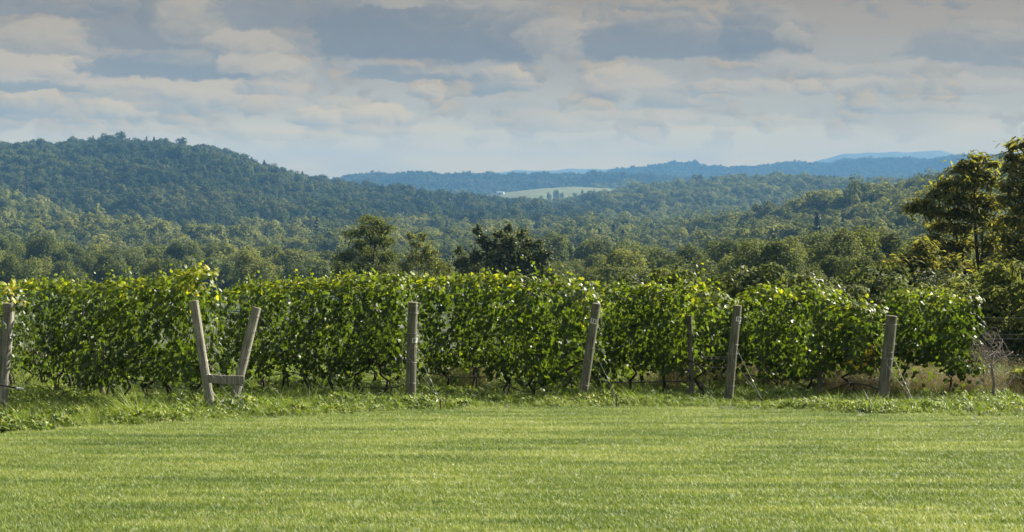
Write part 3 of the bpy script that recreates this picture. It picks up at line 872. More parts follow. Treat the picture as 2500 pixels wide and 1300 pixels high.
def build_far_details():
    # pines on the skyline of the big left hill
    r = np.random.default_rng(5)
    pm = [make_conifer('needles', 700 + i, 1500, 1.6, H=17, rad=4.6 + .6 * i) for i in range(2)]
    V, F = tube([(0, 0, -1), (0, 0, 8), (0, 0, 16.5)], [.3, .2, .05], 5)
    tm = mesh_np('trunk', V, F, M['bark'])
    spots = [(65, 345, 'by the left picture edge'), (183, 346, 'left of the highest crest'), (272, 341, 'on the crest'), (310, 340, 'just left of the tallest pine'), (376, 335, 'tallest of those on the crest'),
             (497, 352, 'first down the right shoulder'), (548, 362, 'second down the right shoulder'), (614, 385, 'third down the right shoulder'),
             (645, 392, 'fourth down the right shoulder'), (738, 420, 'low on the right shoulder')]
    for i, (px, top, txt) in enumerate(spots):
        y = 2380.0
        p = pix(px, top, y); g = float(gz(p.x, y))
        root = empty('pine_tree', (p.x, y, g), r.uniform(0, 6)); root.scale = (1, 1, max(.7, (p.z - g) / 17.0))
        tag(root, 'dark skyline pine on the left hill, ' + txt, 'pine', 'pines on the left hill')
        obj('trunk', tm, root); obj('crown', pm[i % 2], root)
    # trees standing in and along the hay field
    k = 0
    for (px, top, w, kind, y, txt) in ((1358, 461, 16, 'round', 3700, 'largest tree of the clump in the hay field'), (1340, 468, 14, 'round', 3690, 'second tree of the clump in the hay field, left of the largest'),
                                       (1322, 474, 14, 'bush', 3660, 'low tree at the left end of the hay field clump'), (1372, 468, 13, 'round', 3710, 'tree at the right end of the hay field clump'),
                                       (1422, 460, 8, 'loose', 3850, 'small thin tree right of the hay field clump'), (1437, 464, 9, 'loose', 3830, 'small round tree near the right end of the hay field'),
                                       (1404, 469, 14, 'bush', 3800, 'squat tree in the lower right of the hay field'), (1255, 480, 20, 'bush', 3560, 'low tree at the bottom left of the hay field'), (1290, 480, 24, 'bush', 3560, 'low wide tree at the bottom middle of the hay field')):
        k += 1
        place_tree(kind, k % 2, px, top, y, w, txt, 'trees in the hay field', r)
    # barn at the left end of the field
    white = rough_mat('barn_paint', [(.3, (.42, .42, .41)), (.7, (.55, .55, .54))], (1, 1, .2), 2.0, 3, rough=.7)
    roofm = rough_mat('barn_roof', [(.3, (.26, .27, .28)), (.7, (.36, .37, .38))], (1, 6, 1), 1.0, 3, rough=.5)
    dark = rough_mat('barn_opening', [(.3, (.05, .05, .05)), (.7, (.08, .08, .08))], (1, 1, 1), 1.0, 2)
    y = 4080.0
    p = pix(1222, 470, y); g = float(gz(p.x, y)) + 1.0
    root = empty('barn', (p.x, y, g), R(-14)); tag(root, 'white barn at the left end of the distant hay field', 'barn')
    w, d, h, rf = 7.5, 5.0, 4.6, 7.2
    Vb = [(-w, -d, -1), (w, -d, -1), (w, d, -1), (-w, d, -1), (-w, -d, h), (w, -d, h), (w, d, h), (-w, d, h), (-w, 0, rf), (w, 0, rf)]
    Fb = [np.array([(0, 1, 5, 4), (2, 3, 7, 6)]), np.array([(1, 2, 6, 9, 5), (3, 0, 4, 8, 7)])]
    obj('wall', mesh_np('wall', Vb, Fb, white), root)
    e = .5
    Vr = []
    for zz in (0, .22):
        Vr += [(-w - e, -d - e, h - .28 + zz), (w + e, -d - e, h - .28 + zz), (w + e, 0, rf + .05 + zz), (-w - e, 0, rf + .05 + zz), (w + e, d + e, h - .28 + zz), (-w - e, d + e, h - .28 + zz)]
    Fr = np.array([(0, 3, 2, 1), (3, 5, 4, 2), (6, 7, 8, 9), (9, 8, 10, 11), (0, 1, 7, 6), (4, 5, 11, 10), (1, 2, 8, 7), (2, 4, 10, 8), (5, 3, 9, 11), (3, 0, 6, 9)])
    obj('roof', mesh_np('roof', Vr, Fr, roofm), root)
    Vd = [(-2, -d - .05, -1), (1.6, -d - .05, -1), (1.6, -d - .05, 3), (-2, -d - .05, 3), (-2, -d - .2, -1), (1.6, -d - .2, -1), (1.6, -d - .2, 3), (-2, -d - .2, 3)]
    obj('door', mesh_np('door', Vd, np.array([(4, 5, 6, 7), (0, 4, 7, 3), (1, 2, 6, 5), (3, 7, 6, 2)]), dark), root)
    # mast on the far mountain
    y = 9400.0
    b, t = pix(2300, 376, y), pix(2300, 364, y)
    root = empty('radio_mast', (b.x, y, float(gz(b.x, y)))); tag(root, 'thin radio mast on the pale far mountain at right', 'mast')
    hh = t.z - root.location.z
    steel = rough_mat('mast_steel', [(.3, (.30, .30, .31)), (.7, (.38, .38, .39))], (1, 1, 1), 1, 2, rough=.5)
    V, F = tube([(0, 0, -3), (0, 0, hh * .6), (0, 0, hh)], [1.6, 1.2, .6], 4)
    obj('tower', mesh_np('tower', V, F, steel), root)
    V, F = tube([(0, 0, hh), (0, 0, hh + 6)], [.4, .2], 4)
    obj('antenna', mesh_np('antenna', V, F, steel), root)


build_far_details()
# ------------------------------------------------------------------ lawn and weeds
EDGE = [(-400, 1080), (0, 1062), (150, 1048), (300, 1041), (420, 1036), (500, 1030), (600, 1028), (700, 1020), (800, 1017), (900, 1012), (1000, 1007), (1200, 999), (1400, 998), (1600, 1000), (1880, 1004), (2100, 1013), (2300, 1019), (2500, 1027), (2900, 1040)]


def ground_hit(px, py):
    """Where the line of sight through (px, py) meets the near slope."""
    t = -np.array(pix(px, py, 1.0))[2] + EYE
    y = EYE / (t - 0.062)
    return (px - 1250) / FPX * y / (pix(px, py, 1.0).y) , y


_e = np.array([ground_hit(*q) for q in EDGE])


def lawn_end(x):
    return np.interp(x, _e[:, 0], _e[:, 1])


def blades(r, P, h, w, lean, curve=.3, seg=2, az=None):
    """Tapered bent grass blades -> V, F (quads + tip)."""
    n = len(P)
    a = r.uniform(0, 2 * math.pi, n) if az is None else az
    dirv = np.stack([np.cos(a), np.sin(a), np.zeros(n)], -1)
    b = a + math.pi / 2 + r.normal(size=n) * .6
    side = np.stack([np.cos(b), np.sin(b), np.zeros(n)], -1)
    rows = []
    for k in range(seg + 1):
        t = k / seg
        c = P + np.array([0, 0, 1.0]) * (h * t * (1 - .25 * curve * t))[:, None] + dirv * (h * lean * (t ** 1.6))[:, None]
        ww = (w * (1 - t) ** .7 * .5)[:, None]
        rows += ([c - side * ww, c + side * ww] if k < seg else [c])
    m = 2 * seg + 1
    V = np.stack(rows, 1).reshape(-1, 3)
    f = np.arange(n)[:, None] * m
    F = []
    if seg > 1:
        F.append(np.concatenate([f + np.array([2 * k, 2 * k + 1, 2 * k + 3, 2 * k + 2]) for k in range(seg - 1)]))
    F.append(f + np.array([2 * seg - 2, 2 * seg - 1, 2 * seg]))
    return V, F, m


M['lawn'] = leaf_mat('lawn_blade', [(0.0, (.062, .105, .028)), (.35, (.122, .190, .042)), (.62, (.230, .295, .072)), (.85, (.38, .42, .17)), (1.0, (.50, .49, .27))], trans=.35, tcol=(1.2, 1.2, .5),
                     rough=.45, spec=.3, world_noise=((.5, 1.9, 1), 1.4))
M['turf'] = rough_mat('turf_soil', [(.3, (.075, .105, .032)), (.55, (.13, .165, .045)), (.75, (.21, .22, .09))], (.6, 1.8, 1), 1.0, 6, coords='World')
M['weed'] = leaf_mat('weed_leaf', [(0.0, (.055, .085, .020)), (.5, (.145, .205, .036)), (.85, (.28, .34, .06)), (1.0, (.38, .36, .12))], trans=.38, tcol=(1.3, 1.35, .45), rough=.5, spec=.3, world_noise=((.5, .8, 1), .6))
M['dry'] = leaf_mat('dry_grass', [(0.0, (.075, .072, .03)), (.5, (.16, .14, .065)), (1.0, (.28, .23, .12))], trans=.3, tcol=(1.1, 1.0, .7))


def build_lawn():
    # turf sheet 4 mm above the ground
    xs = np.linspace(-14, 14, 113); t = np.linspace(0, 1, 60)
    X, T = np.meshgrid(xs, t)
    Y = 2.0 + (lawn_end(X) + .15 - 2.0) * T
    V = np.stack([X, Y, gz(X, Y) + .004], -1).reshape(-1, 3)
    i = np.arange(59)[:, None] * 113; j = np.arange(112)[None, :]
    F = np.stack([i + j, i + j + 1, i + j + 114, i + j + 113], -1).reshape(-1, 4)
    tag(obj('lawn', mesh_np('lawn', V, F, M['turf'], smooth=True)), 'short mown lawn sloping down to the vines', kind='structure')
    S = .7
    protos = []
    for k in range(5):
        r = np.random.default_rng(900 + k)
        n = 4300
        P = np.stack([r.uniform(-S / 2, S / 2, n), r.uniform(-S / 2, S / 2, n), np.full(n, -.002)], -1)
        h = r.uniform(.020, .048, n) * (1 + .2 * hashn(P[:, 0] * 14, P[:, 1] * 14, k))
        V, F, m = blades(r, P, h, r.uniform(.0035, .0065, n), r.uniform(.25, 1.1, n), seg=2)
        tone = np.clip(r.normal(.44, .23, n), 0, .95); dead = r.random(n) < .07; tone[dead] = r.uniform(.85, 1, dead.sum())
        protos.append(mesh_np('lawn_patch', V, F, M['lawn'], attrs={'tone': np.repeat(tone, m)}))
    coll = proto_collection('lawn_patch', protos)
    r = np.random.default_rng(31)
    pts = []
    y = 11.8
    while y < 34.5:
        half = y * .285 + 3.4
        x = np.arange(-half, half, S)
        x = x + r.uniform(-.04, .04, len(x))
        ok = y + .1 < lawn_end(x)
        for xi in x[ok]: pts.append((xi, y + r.uniform(-.04, .04)))
        y += S
    P = np.array(pts); P = np.column_stack([P, gz(P[:, 0], P[:, 1]) + .004]); n = len(P)
    o = scatter_object('lawn_grass', coll, P, r.integers(0, 5, n), r.integers(0, 4, n) * (math.pi / 2) + r.uniform(-.1, .1, n), np.ones(n), tilt=np.full(n, 0.0))
    tag(o, 'short mown grass of the lawn', 'grass', kind='stuff')


def tuft_protos():
    out = []
    for k in range(4):          # 0-3 grass tufts
        r = np.random.default_rng(930 + k); n = 46
        P = np.stack([r.normal(size=n) * .05, r.normal(size=n) * .05, np.full(n, -.01)], -1)
        V, F, m = blades(r, P, r.uniform(.10, .27, n), r.uniform(.005, .011, n), r.uniform(.2, 1.3, n), seg=3)
        out.append(mesh_np('grass_tuft', V, F, M['weed'], attrs={'tone': np.repeat(np.clip(r.normal(.5, .16, n), 0, 1), m)}))
    for k in range(4):          # 4-7 broad-leaved weeds
        r = np.random.default_rng(950 + k); n = 95
        a = r.uniform(0, 6.28, n); q = r.random(n) ** .5
        P = np.stack([np.cos(a) * q * .17, np.sin(a) * q * .17, r.uniform(.02, .20, n) * (1.15 - q * .6)], -1)
        nrm = unit(np.stack([np.cos(a) * .6, np.sin(a) * .6, np.ones(n)], -1) + r.normal(size=(n, 3)) * .4)
        V, F = leaf_quads(P, nrm, r.uniform(.035, .10, n), r, aspect=.5, bend=.14)
        tone = np.clip(r.normal(.52, .24, n), 0, 1)
        out.append(mesh_np('broad_weed', V, F, M['weed'], attrs={'tone': np.repeat(tone, 4)}))
    for k in range(3):          # 8-10 dry seeding grass
        r = np.random.default_rng(970 + k); n = 60
        P = np.stack([r.normal(size=n) * .10, r.normal(size=n) * .10, np.full(n, -.01)], -1)
        V, F, m = blades(r, P, r.uniform(.25, .62, n), r.uniform(.003, .007, n), r.uniform(.1, .7, n), seg=3)
        tone = np.clip(r.normal(.5, .2, n), 0, 1)
        hd = r.integers(0, n, 160)
        tip = V.reshape(n, m, 3)[hd, -1] + r.normal(size=(160, 3)) * .035
        V2, F2 = leaf_quads(tip, unit(r.normal(size=(160, 3))), r.uniform(.012, .030, 160), r, aspect=.5)
        F = [f for f in F] + [F2 + len(V)]
        out.append(mesh_np('dry_tuft', np.vstack([V, V2]), F, M['dry'], attrs={'tone': np.concatenate([np.repeat(tone, m), np.repeat(r.uniform(.3, .9, 160), 4)])}))
    for k in range(2):          # 11-12 long arching grass
        r = np.random.default_rng(990 + k); n = 22
        P = np.stack([r.normal(size=n) * .04, r.normal(size=n) * .04, np.full(n, -.01)], -1)
        V, F, m = blades(r, P, r.uniform(.25, .46, n), r.uniform(.007, .013, n), r.uniform(.5, 1.6, n), seg=4)
        out.append(mesh_np('long_tuft', V, F, M['weed'], attrs={'tone': np.repeat(np.clip(r.normal(.58, .18, n), 0, 1), m)}))
    return out


def build_weeds():
    coll = proto_collection('weed_tuft', tuft_protos())
    r = np.random.default_rng(77)
    # strip between the lawn and the vines and under the rows
    n = 36000
    y = 25.5 + (62 - 25.5) * r.random(n) ** 1.55
    x = (r.random(n) * 2 - 1) * (y * .285 + 3.4)
    e = lawn_end(x)
    d = y - e
    ok = d > -.05 + .16 * hashn(x * 2.1, y * 2.1, .3)
    dens = np.where(d < 3.0, 1.0, .5)
    ok &= r.random(n) < dens
    x, y, d = x[ok], y[ok], d[ok]; n = len(x)
    lump = hashn(x * 1.3, y * 1.3, 1.7)
    idx = np.where(r.random(n) < .62 + .3 * lump, r.integers(4, 8, n), r.integers(0, 4, n))
    lg = r.random(n) < .09; idx[lg] = r.integers(11, 13, lg.sum())
    left = np.clip((-x - 1) / 4, 0, 1)
    scl = r.uniform(.5, 1.2, n) * (1 + .65 * lump) * (.66 + .42 * left * np.clip(1.5 - d / 5, 0, 1)) * np.clip(.45 + d * .9, .45, 1.0)
    P = np.stack([x, y, gz(x, y)], -1)
    tag(scatter_object('weeds', coll, P, idx, r.uniform(0, 6.28, n), scl), 'rank green weeds and grass between the lawn and the vines', 'weeds', kind='stuff')
    # dry grass behind the rows at the right
    n = 1900
    px = r.uniform(1560, 2620, n); y = r.uniform(39.5, 52, n)
    px[:500] = r.uniform(1060, 1560, 500)
    x = (px - 1250) / FPX * y
    keep = hashn(x * .9, y * .6, 2.2) > .0
    x, y = x[keep], y[keep]; n = len(x)
    P = np.stack([x, y, gz(x, y)], -1)
    tag(scatter_object('dry_grass', coll, P, np.where(r.random(n) < .55, r.integers(8, 11, n), np.where(r.random(n) < .5, r.integers(11, 13, n), r.integers(4, 8, n))), r.uniform(0, 6.28, n), r.uniform(.7, 1.35, n)), 'brown seeding grass behind the vine rows at right', 'grass', kind='stuff')
    # nearer dry patches beside the last rows
    n = 420
    px = np.concatenate([r.normal(2100, 60, 140), r.normal(2300, 50, 140), r.normal(2410, 45, 140)]); y = r.uniform(36.6, 39.5, n)
    x = (px - 1250) / FPX * y
    P = np.stack([x, y, gz(x, y)], -1)
    tag(scatter_object('dry_grass', coll, P, r.integers(8, 11, n), r.uniform(0, 6.28, n), r.uniform(.45, .85, n)), 'tan grass patch below the last vine row', 'grass', kind='stuff')


build_lawn()
build_weeds()

# ------------------------------------------------------------------ vine rows
ROWDIR = np.array([-math.sin(R(28)), math.cos(R(28))])
ROWNRM = np.array([ROWDIR[1], -ROWDIR[0]])         # to the right of the row
A_LEAF = np.array([0, 38, 62, 90, 118, 142, 180, 218, 242, 270, 298, 322]) * math.pi / 180
R_LEAF = np.array([.16, .62, .42, .55, .40, .55, .46, .55, .40, .55, .42, .62])
# lobed leaf outline, stalk notch at angle 0 (towards -y), tip at +y
LEAF_O = np.stack([np.sin(A_LEAF) * R_LEAF * 1.0, -np.cos(A_LEAF) * R_LEAF, np.zeros(12)], -1)
LEAF_O[:, 2] = -.30 * np.abs(LEAF_O[:, 0]) - .10 * LEAF_O[:, 1] ** 2


def vine_leaves(P, nrm, down, size, r):
    """Lobed, folded vine leaves, tip hanging along DOWN."""
    n = len(P)
    t = unit(down - nrm * np.sum(down * nrm, 1, keepdims=True))
    b = np.cross(t, nrm)
    s = size[:, None, None]
    O = LEAF_O[None] * (1 + r.normal(size=(n, 12, 1)) * .10)
    curl = r.uniform(.3, 1.9, (n, 1, 1))
    V = P[:, None] + s * (O[..., :1] * b[:, None] + O[..., 1:2] * t[:, None] + O[..., 2:] * curl * nrm[:, None])
    C = P[:, None] + s * .02 * nrm[:, None]
    V = np.concatenate([C, V], 1).reshape(-1, 3)
    f = (np.arange(n) * 13)[:, None, None]
    k = np.arange(12)
    tri = np.stack([np.zeros(12, int), 1 + k, 1 + (k + 1) % 12], -1)[None]
    F = (f + tri).reshape(-1, 3)
    return V, F


ROWS = {}


def build_vine_row(key, base, length, top_pts, start, phrase, seed, bottom=.62, dens=960, yellow=0.0, top_only=None, orange=False, first=.75, spacing=1.25):
    """base: (px, py) of the end post's foot. top_pts: [(s, height)...]. Leaves from s=start."""
    r = np.random.default_rng(seed)
    bx, by = ground_hit(*base)
    B = np.array([bx, by])
    ROWS[key] = B
    tp = np.array(top_pts, float)

    def place(s, off, h):
        xy = B + s[:, None] * ROWDIR + off[:, None] * ROWNRM
        return np.column_stack([xy, gz(xy[:, 0], xy[:, 1]) + h])

    n = int(dens * (length - start))
    s = start + (length - start) * r.random(n)
    keep = r.random(n) < np.where(s > 9.5, .55, 1.0)
    s = s[keep]; n = len(s)
    top = np.interp(s, tp[:, 0], tp[:, 1]) + .07 * hashn(s * 3.1, s * 0 + seed, .2) + .09 * hashn(s * 8.0, s * 0 + seed, 1.2) - .03
    bot = bottom + .16 * hashn(s * 2.3, s * 0 + 3 * seed, .7) - .18 * hashn(s * 8.0, s * 0 + 1.1 * .6, seed * 1.1 + 2) + .12 * hashn(s * 6.1, s * 0 + seed, .1)
    u = r.random(n)
    h = bot + (top - bot) * (1 - (1 - u) ** .92)
    width = (.26 + .11 * np.sin(math.pi * np.clip((h - bot) / (top - bot), 0, 1) ** .8)) * (1 + .45 * hashn(s * 8.0, h * 1.1, seed * 1.1 + 2) + .2 * hashn(s * 5.5, h * 5.5, seed * .3))
    kind = r.random(n)
    side = np.where(r.random(n) < .55, -1.0, 1.0)
    off = side * width * np.where(kind < .64, r.uniform(.72, 1.12, n), r.uniform(0, .8, n))
    ontop = (h > top - .22) | (r.random(n) < .06)
    h = np.where(ontop & (r.random(n) < .6), top + r.uniform(-.10, .06, n), h)
    off = np.where(h > top - .12, off * .75, off)
    # hanging shoots reach lower
    hang = (r.random(n) < .07) & (hashn(s * 1.9, s * 0 + seed * 2, .9) > .1)
    h = np.where(hang, r.uniform(.16, .75, n), h)
    # gaps in the wall
    gap = .85 * hashn(s * 8.0, h * 1.1, seed * 1.1 + 2) + .55 * hashn(s * 3.3, h * 4.2, seed * .7 + 1) + .3 * hashn(s * 10, h * 10, seed)
    ok = (gap > -.24) | ontop | (kind > .9)
    if top_only is not None: ok &= (s > top_only[0]) | (h > top_only[1] + .1 * r.normal(size=n))
    s, h, off, side = s[ok], h[ok], off[ok], side[ok]; top = top[ok]; n = len(s)
    P = place(s, off, h)
    outw = np.column_stack([ROWNRM[None] * side[:, None], np.zeros(n)])
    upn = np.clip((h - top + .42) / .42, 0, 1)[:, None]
    nrm = unit(outw * (1 - .55 * upn) + np.array([0, 0, 1.0]) * (.35 + .75 * upn) + r.normal(size=(n, 3)) * .50)
    endf = np.clip((start + .55 - s) / .55, 0, 1)[:, None]
    nrm = unit(nrm + endf * np.array([-ROWDIR[0], -ROWDIR[1], .2]) * .9)
    down = unit(np.array([0, 0, -1.0]) + outw * .35 + r.normal(size=(n, 3)) * .45)
    size = r.uniform(.064, .136, n)
    tone = np.clip(r.normal(.40, .13, n) + .35 * upn[:, 0] - .05 + .10 * hashn(s * 1.7, h * 1.9, seed + .5), .02, .88)  # tone rises towards the canopy top: sunlit tops painted into the leaf colour
    yel = r.random(n) < .0015; tone[yel] = r.uniform(.88, .965, yel.sum())
    if yellow:
        m = (s < start + .55) & (h > top - .42) & (r.random(n) < yellow); tone[m] = r.uniform(.84, .97, m.sum())
    if orange:
        m = (s < start + .8) & (h < 1.0) & (h > .6) & (r.random(n) < .25); tone[m] = r.uniform(.95, 1.0, m.sum())
    # shoots standing above the canopy
    sp, sn, sd, ss, st, sS = [], [], [], [], [], []
    for q in range(int((length - start) * 2.6)):
        s0 = start + (length - start) * r.random()
        t0 = float(np.interp(s0, tp[:, 0], tp[:, 1])); L = r.uniform(.12, .34) * (1.6 if r.random() < .22 else 1)
        lean = r.normal(size=2) * .5
        m = int(L / .045) + 2
        for i in range(m):
            f = i / m
            c = place(np.array([s0 + lean[0] * L * f]), np.array([lean[1] * L * f + .1 * r.normal()]), np.array([t0 - .05 + L * f * (1 - .35 * f * abs(lean[0]))]))[0]
            a = i * 2.4 + q
            o = np.array([math.cos(a), math.sin(a), 0])
            sp.append(c + o * .04); sn.append(unit(o * .8 + np.array([0, 0, .7]) + r.normal(size=3) * .3)); sd.append(unit(o * .7 + np.array([0, 0, -.6])))
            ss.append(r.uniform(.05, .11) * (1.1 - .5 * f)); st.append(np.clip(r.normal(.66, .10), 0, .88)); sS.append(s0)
    if sp:
        P = np.vstack([P, sp]); nrm = np.vstack([nrm, sn]); down = np.vstack([down, sd]); size = np.concatenate([size, ss]); tone = np.concatenate([tone, st]); s = np.concatenate([s, sS])
    # one plant after another along the row
    npl = int(math.ceil((length - start) / spacing))
    who = np.clip(((s - start) / spacing).astype(int), 0, npl - 1)
    for k in range(npl):
        s0 = start + min(first, spacing * .6) + k * spacing + r.normal() * .06
        b = place(np.array([s0]), np.array([0.0]), np.array([0.0]))[0]
        root = empty('grapevine', tuple(b))
        tag(root, 'grapevine, %s from the near end of row %s' % (ORD[k + 1], phrase), 'grapevine', 'grapevines on the trellis rows')
        m = who == k
        V, F = vine_leaves(P[m] - b, nrm[m], down[m], size[m], r)
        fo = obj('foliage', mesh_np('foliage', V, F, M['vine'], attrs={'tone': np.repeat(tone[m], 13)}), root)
        fo['kind'] = 'stuff'
        # gnarled trunk with two cordon arms
        parts = []
        hh = .72 + r.normal() * .04
        tw = [np.array([r.normal() * .03 * i, r.normal() * .03 * i, hh * i / 5.0 - .04]) for i in range(6)]
        parts.append(tube(tw, np.array([.034, .027, .026, .022, .024, .020]) * r.uniform(.85, 1.25), 7))
        if r.random() < .45:
            sh = np.array([r.uniform(.05, .12), r.uniform(-.1, .1), 0])
            parts.append(tube([tw[0] + sh, tw[2] + sh * .9, tw[3] + sh * .3], [.018, .015, .014], 6))
        for sg in (-1, 1):
            ax = np.array([ROWDIR[0], ROWDIR[1], -0.062 * ROWDIR[1]]) * sg
            pts = [tw[-1]] + [tw[-1] + ax * spacing * .5 * f + np.array([r.normal() * .02, r.normal() * .02, .06 + r.normal() * .03]) for f in (.2, .5, .75, 1.0)]
            parts.append(tube(pts, [.018, .016, .013, .010, .007], 6))
            for f in (.3, .6, .9):        # canes rising into the leaves
                a = tw[-1] + ax * spacing * .5 * f
                parts.append(tube([a, a + np.array([r.normal() * .05, r.normal() * .05, .4]), a + np.array([r.normal() * .12, r.normal() * .12, .9])], [.007, .005, .003], 5))
        V, F = join(parts)
        obj('trunk', mesh_np('trunk', V, F, M['vine_bark'], smooth=True), root)
    return B


build_vine_row('A', (-8, 1006), 1.6, [(-1, 2.05), (4, 2.05)], -.25, 'leaving the picture at the left edge', 11, yellow=.45, dens=560)
build_vine_row('B', (512, 1010), 17, [(0, 2.20), (.5, 2.24), (2.5, 2.18), (4.85, 2.22), (8.2, 2.16), (13, 2.20), (17, 2.1)], .15, 'behind the braced pair of leaning posts', 12, yellow=.2, bottom=.47)
build_vine_row('C', (1000, 985), 11, [(0, 2.28), (2.78, 2.27), (6, 2.24), (8.4, 2.22), (9.2, 2.0), (11, 1.9)], .35, 'tied to the post plated fifty-six', 13, bottom=.47)
build_vine_row('D', (1422, 981), 11, [(-.3, 2.12), (.25, 2.18), (.62, 2.34), (1.3, 2.22), (1.88, 2.28), (3.05, 2.36), (4.46, 2.30), (7.2, 2.30), (8.2, 1.85), (11, 1.8)], -.18, 'tied to the post plated fifty-five', 14, bottom=.44)
build_vine_row('E', (1782, 979), 11, [(0, 1.98), (.9, 2.02), (1.2, 2.22), (2.0, 2.10), (2.83, 2.18), (4.4, 2.10), (5.2, 1.75), (11, 1.7)], .2, 'tied to the post plated ten', 15, bottom=.47, top_only=(1.2, 1.62))
build_vine_row('F', (2155, 977), 11, [(0, 1.76), (.35, 1.78), (1.14, 1.80), (1.6, 2.0), (2.4, 2.06), (3.9, 2.10), (4.6, 1.75), (11, 1.6)], .15, 'tied to the unnumbered post at right', 16, bottom=.50, orange=True)
build_vine_row('G', (2535, 982), 11, [(0, 1.9), (1.6, 1.84), (2.2, 1.92), (3.9, 2.0), (4.4, 1.55), (11, 1.45)], 1.62, 'ending in bare wires at the right', 17, bottom=.54)

# ------------------------------------------------------------------ posts, braces, wires, hoses
def wood_mat(name, a, b, c, moss):
    m, nt, N, L = new_mat(name)
    out = N('ShaderNodeOutputMaterial'); tc = N('ShaderNodeTexCoord')

    def nz(scale, k, det=5):
        mp = N('ShaderNodeVectorMath'); mp.operation = 'MULTIPLY'; L(tc.outputs['Object'], mp.inputs[0]); mp.inputs[1].default_value = scale
        t = N('ShaderNodeTexNoise'); L(mp.outputs[0], t.inputs['Vector']); t.inputs['Scale'].default_value = k; t.inputs['Detail'].default_value = det; t.inputs['Roughness'].default_value = .65
        return t.outputs['Fac']
    grain = nz((1, 1, .045), 60); blot = nz((1, 1, .6), 5, 3)
    col = ramp(N, L, grain, [(.30, a), (.5, b), (.72, c)])
    mx = N('ShaderNodeMix'); mx.data_type = 'RGBA'
    q = [i for i in mx.inputs if i.type == 'RGBA']
    mr = N('ShaderNodeMapRange'); L(blot, mr.inputs['Value']); mr.inputs['From Min'].default_value = .48; mr.inputs['From Max'].default_value = .72; mr.inputs['To Max'].default_value = .75
    L(mr.outputs[0], mx.inputs['Factor']); L(col, q[0]); q[1].default_value = moss + (1,)
    p = N('ShaderNodeBsdfPrincipled'); L([o for o in mx.outputs if o.type == 'RGBA'][0], p.inputs['Base Color']); p.inputs['Roughness'].default_value = .85; p.inputs['Specular IOR Level'].default_value = .2
    bp = N('ShaderNodeBump'); bp.inputs['Strength'].default_value = .8; bp.inputs['Distance'].default_value = .012
    L(grain, bp.inputs['Height']); L(bp.outputs[0], p.inputs['Normal']); L(p.outputs[0], out.inputs[0])
    return m


M['wood'] = wood_mat('weathered_post', (.032, .031, .023), (.145, .139, .100), (.280, .266, .200), (.066, .074, .034))
M['wood_grey'] = wood_mat('silvered_post', (.060, .056, .048), (.250, .236, .198), (.420, .396, .340), (.120, .114, .082))
M['cut'] = rough_mat('sawn_end', [(.3, (.16, .13, .08)), (.7, (.30, .25, .16))], (1, 1, 1), 30, 4)
M['wire'] = rough_mat('galvanised_wire', [(.3, (.24, .24, .23)), (.7, (.36, .36, .34))], (1, 1, 1), 20, 2, rough=.4, metallic=.6, spec=.5)
M['rust'] = rough_mat('rusty_rod', [(.3, (.05, .035, .025)), (.7, (.10, .065, .045))], (1, 1, 1), 40, 3)
M['hose'] = rough_mat('black_hose', [(.3, (.012, .012, .012)), (.7, (.022, .022, .022))], (1, 1, 1), 30, 2, rough=.45, spec=.5)
M['plate'] = rough_mat('white_plate', [(.3, (.66, .65, .60)), (.7, (.78, .77, .73))], (1, 1, 1), 30, 3, rough=.5)
M['ink'] = rough_mat('black_digit', [(.3, (.010, .010, .010)), (.7, (.02, .02, .02))], (1, 1, 1), 30, 2, rough=.6)
M['white_cap'] = rough_mat('white_plastic', [(.3, (.70, .70, .68)), (.7, (.80, .80, .78))], (1, 1, 1), 30, 2, rough=.4)


def post_mesh(L, r0, r1, seed):
    """Round post with checks, a slight bow, a flat sawn top and a chamfered rim (local z along the post)."""
    r = np.random.default_rng(seed)
    sides, n = 20, 14
    V, a = [], np.arange(sides) * 2 * math.pi / sides
    ph = r.uniform(0, 6.28, 3)
    for i in range(n + 1):
        t = i / n; z = -.35 + (L + .35) * t
        rad = r0 + (r1 - r0) * t
        rr = rad * (1 + .025 * np.sin(2 * a + ph[0] + z * 1.3) + .018 * np.sin(3 * a + ph[1] - z * 2.1) + r.normal(size=sides) * .006)
        ck = np.exp(-((np.mod(a - ph[2] - .1 * math.sin(z * 3), 2 * math.pi) - 3.1) / .12) ** 2); rr = rr - rad * .10 * ck      # drying check
        bow = .012 * math.sin(t * 2.6 + ph[0])
        V.append(np.stack([rr * np.cos(a) + bow, rr * np.sin(a), np.full(sides, z)], -1))
    V.append(np.stack([(r1 - .006) * np.cos(a) + bow, (r1 - .006) * np.sin(a), np.full(sides, L + .006)], -1))
    V = np.vstack(V + [np.array([[bow, 0, L + .007]])])
    i = np.arange(n + 1)[:, None] * sides; j = np.arange(sides)[None]; k = (j + 1) % sides
    Q = np.stack([i + j, i + k, i + k + sides, i + j + sides], -1).reshape(-1, 4)
    o = (n + 1) * sides; j = np.arange(sides); k = (j + 1) % sides
    T = np.stack([np.full(sides, len(V) - 1), o + j, o + k], -1)
    return V, [Q, T]


def digits_mesh(text, height):
    cu = bpy.data.curves.new('digits', 'FONT'); cu.body = text; cu.size = height * 1.38; cu.align_x = 'CENTER'; cu.align_y = 'CENTER'; cu.extrude = 0; cu.offset = .0035; cu.space_character = 1.12
    o = bpy.data.objects.new('digits', cu); COL.objects.link(o)
    dg = bpy.context.evaluated_depsgraph_get()
    me = bpy.data.meshes.new_from_object(o.evaluated_get(dg))
    bpy.data.objects.remove(o)
    V = np.array([v.co[:] for v in me.vertices]); F = [np.array([list(p.vertices)]) for p in me.polygons]
    return V, F


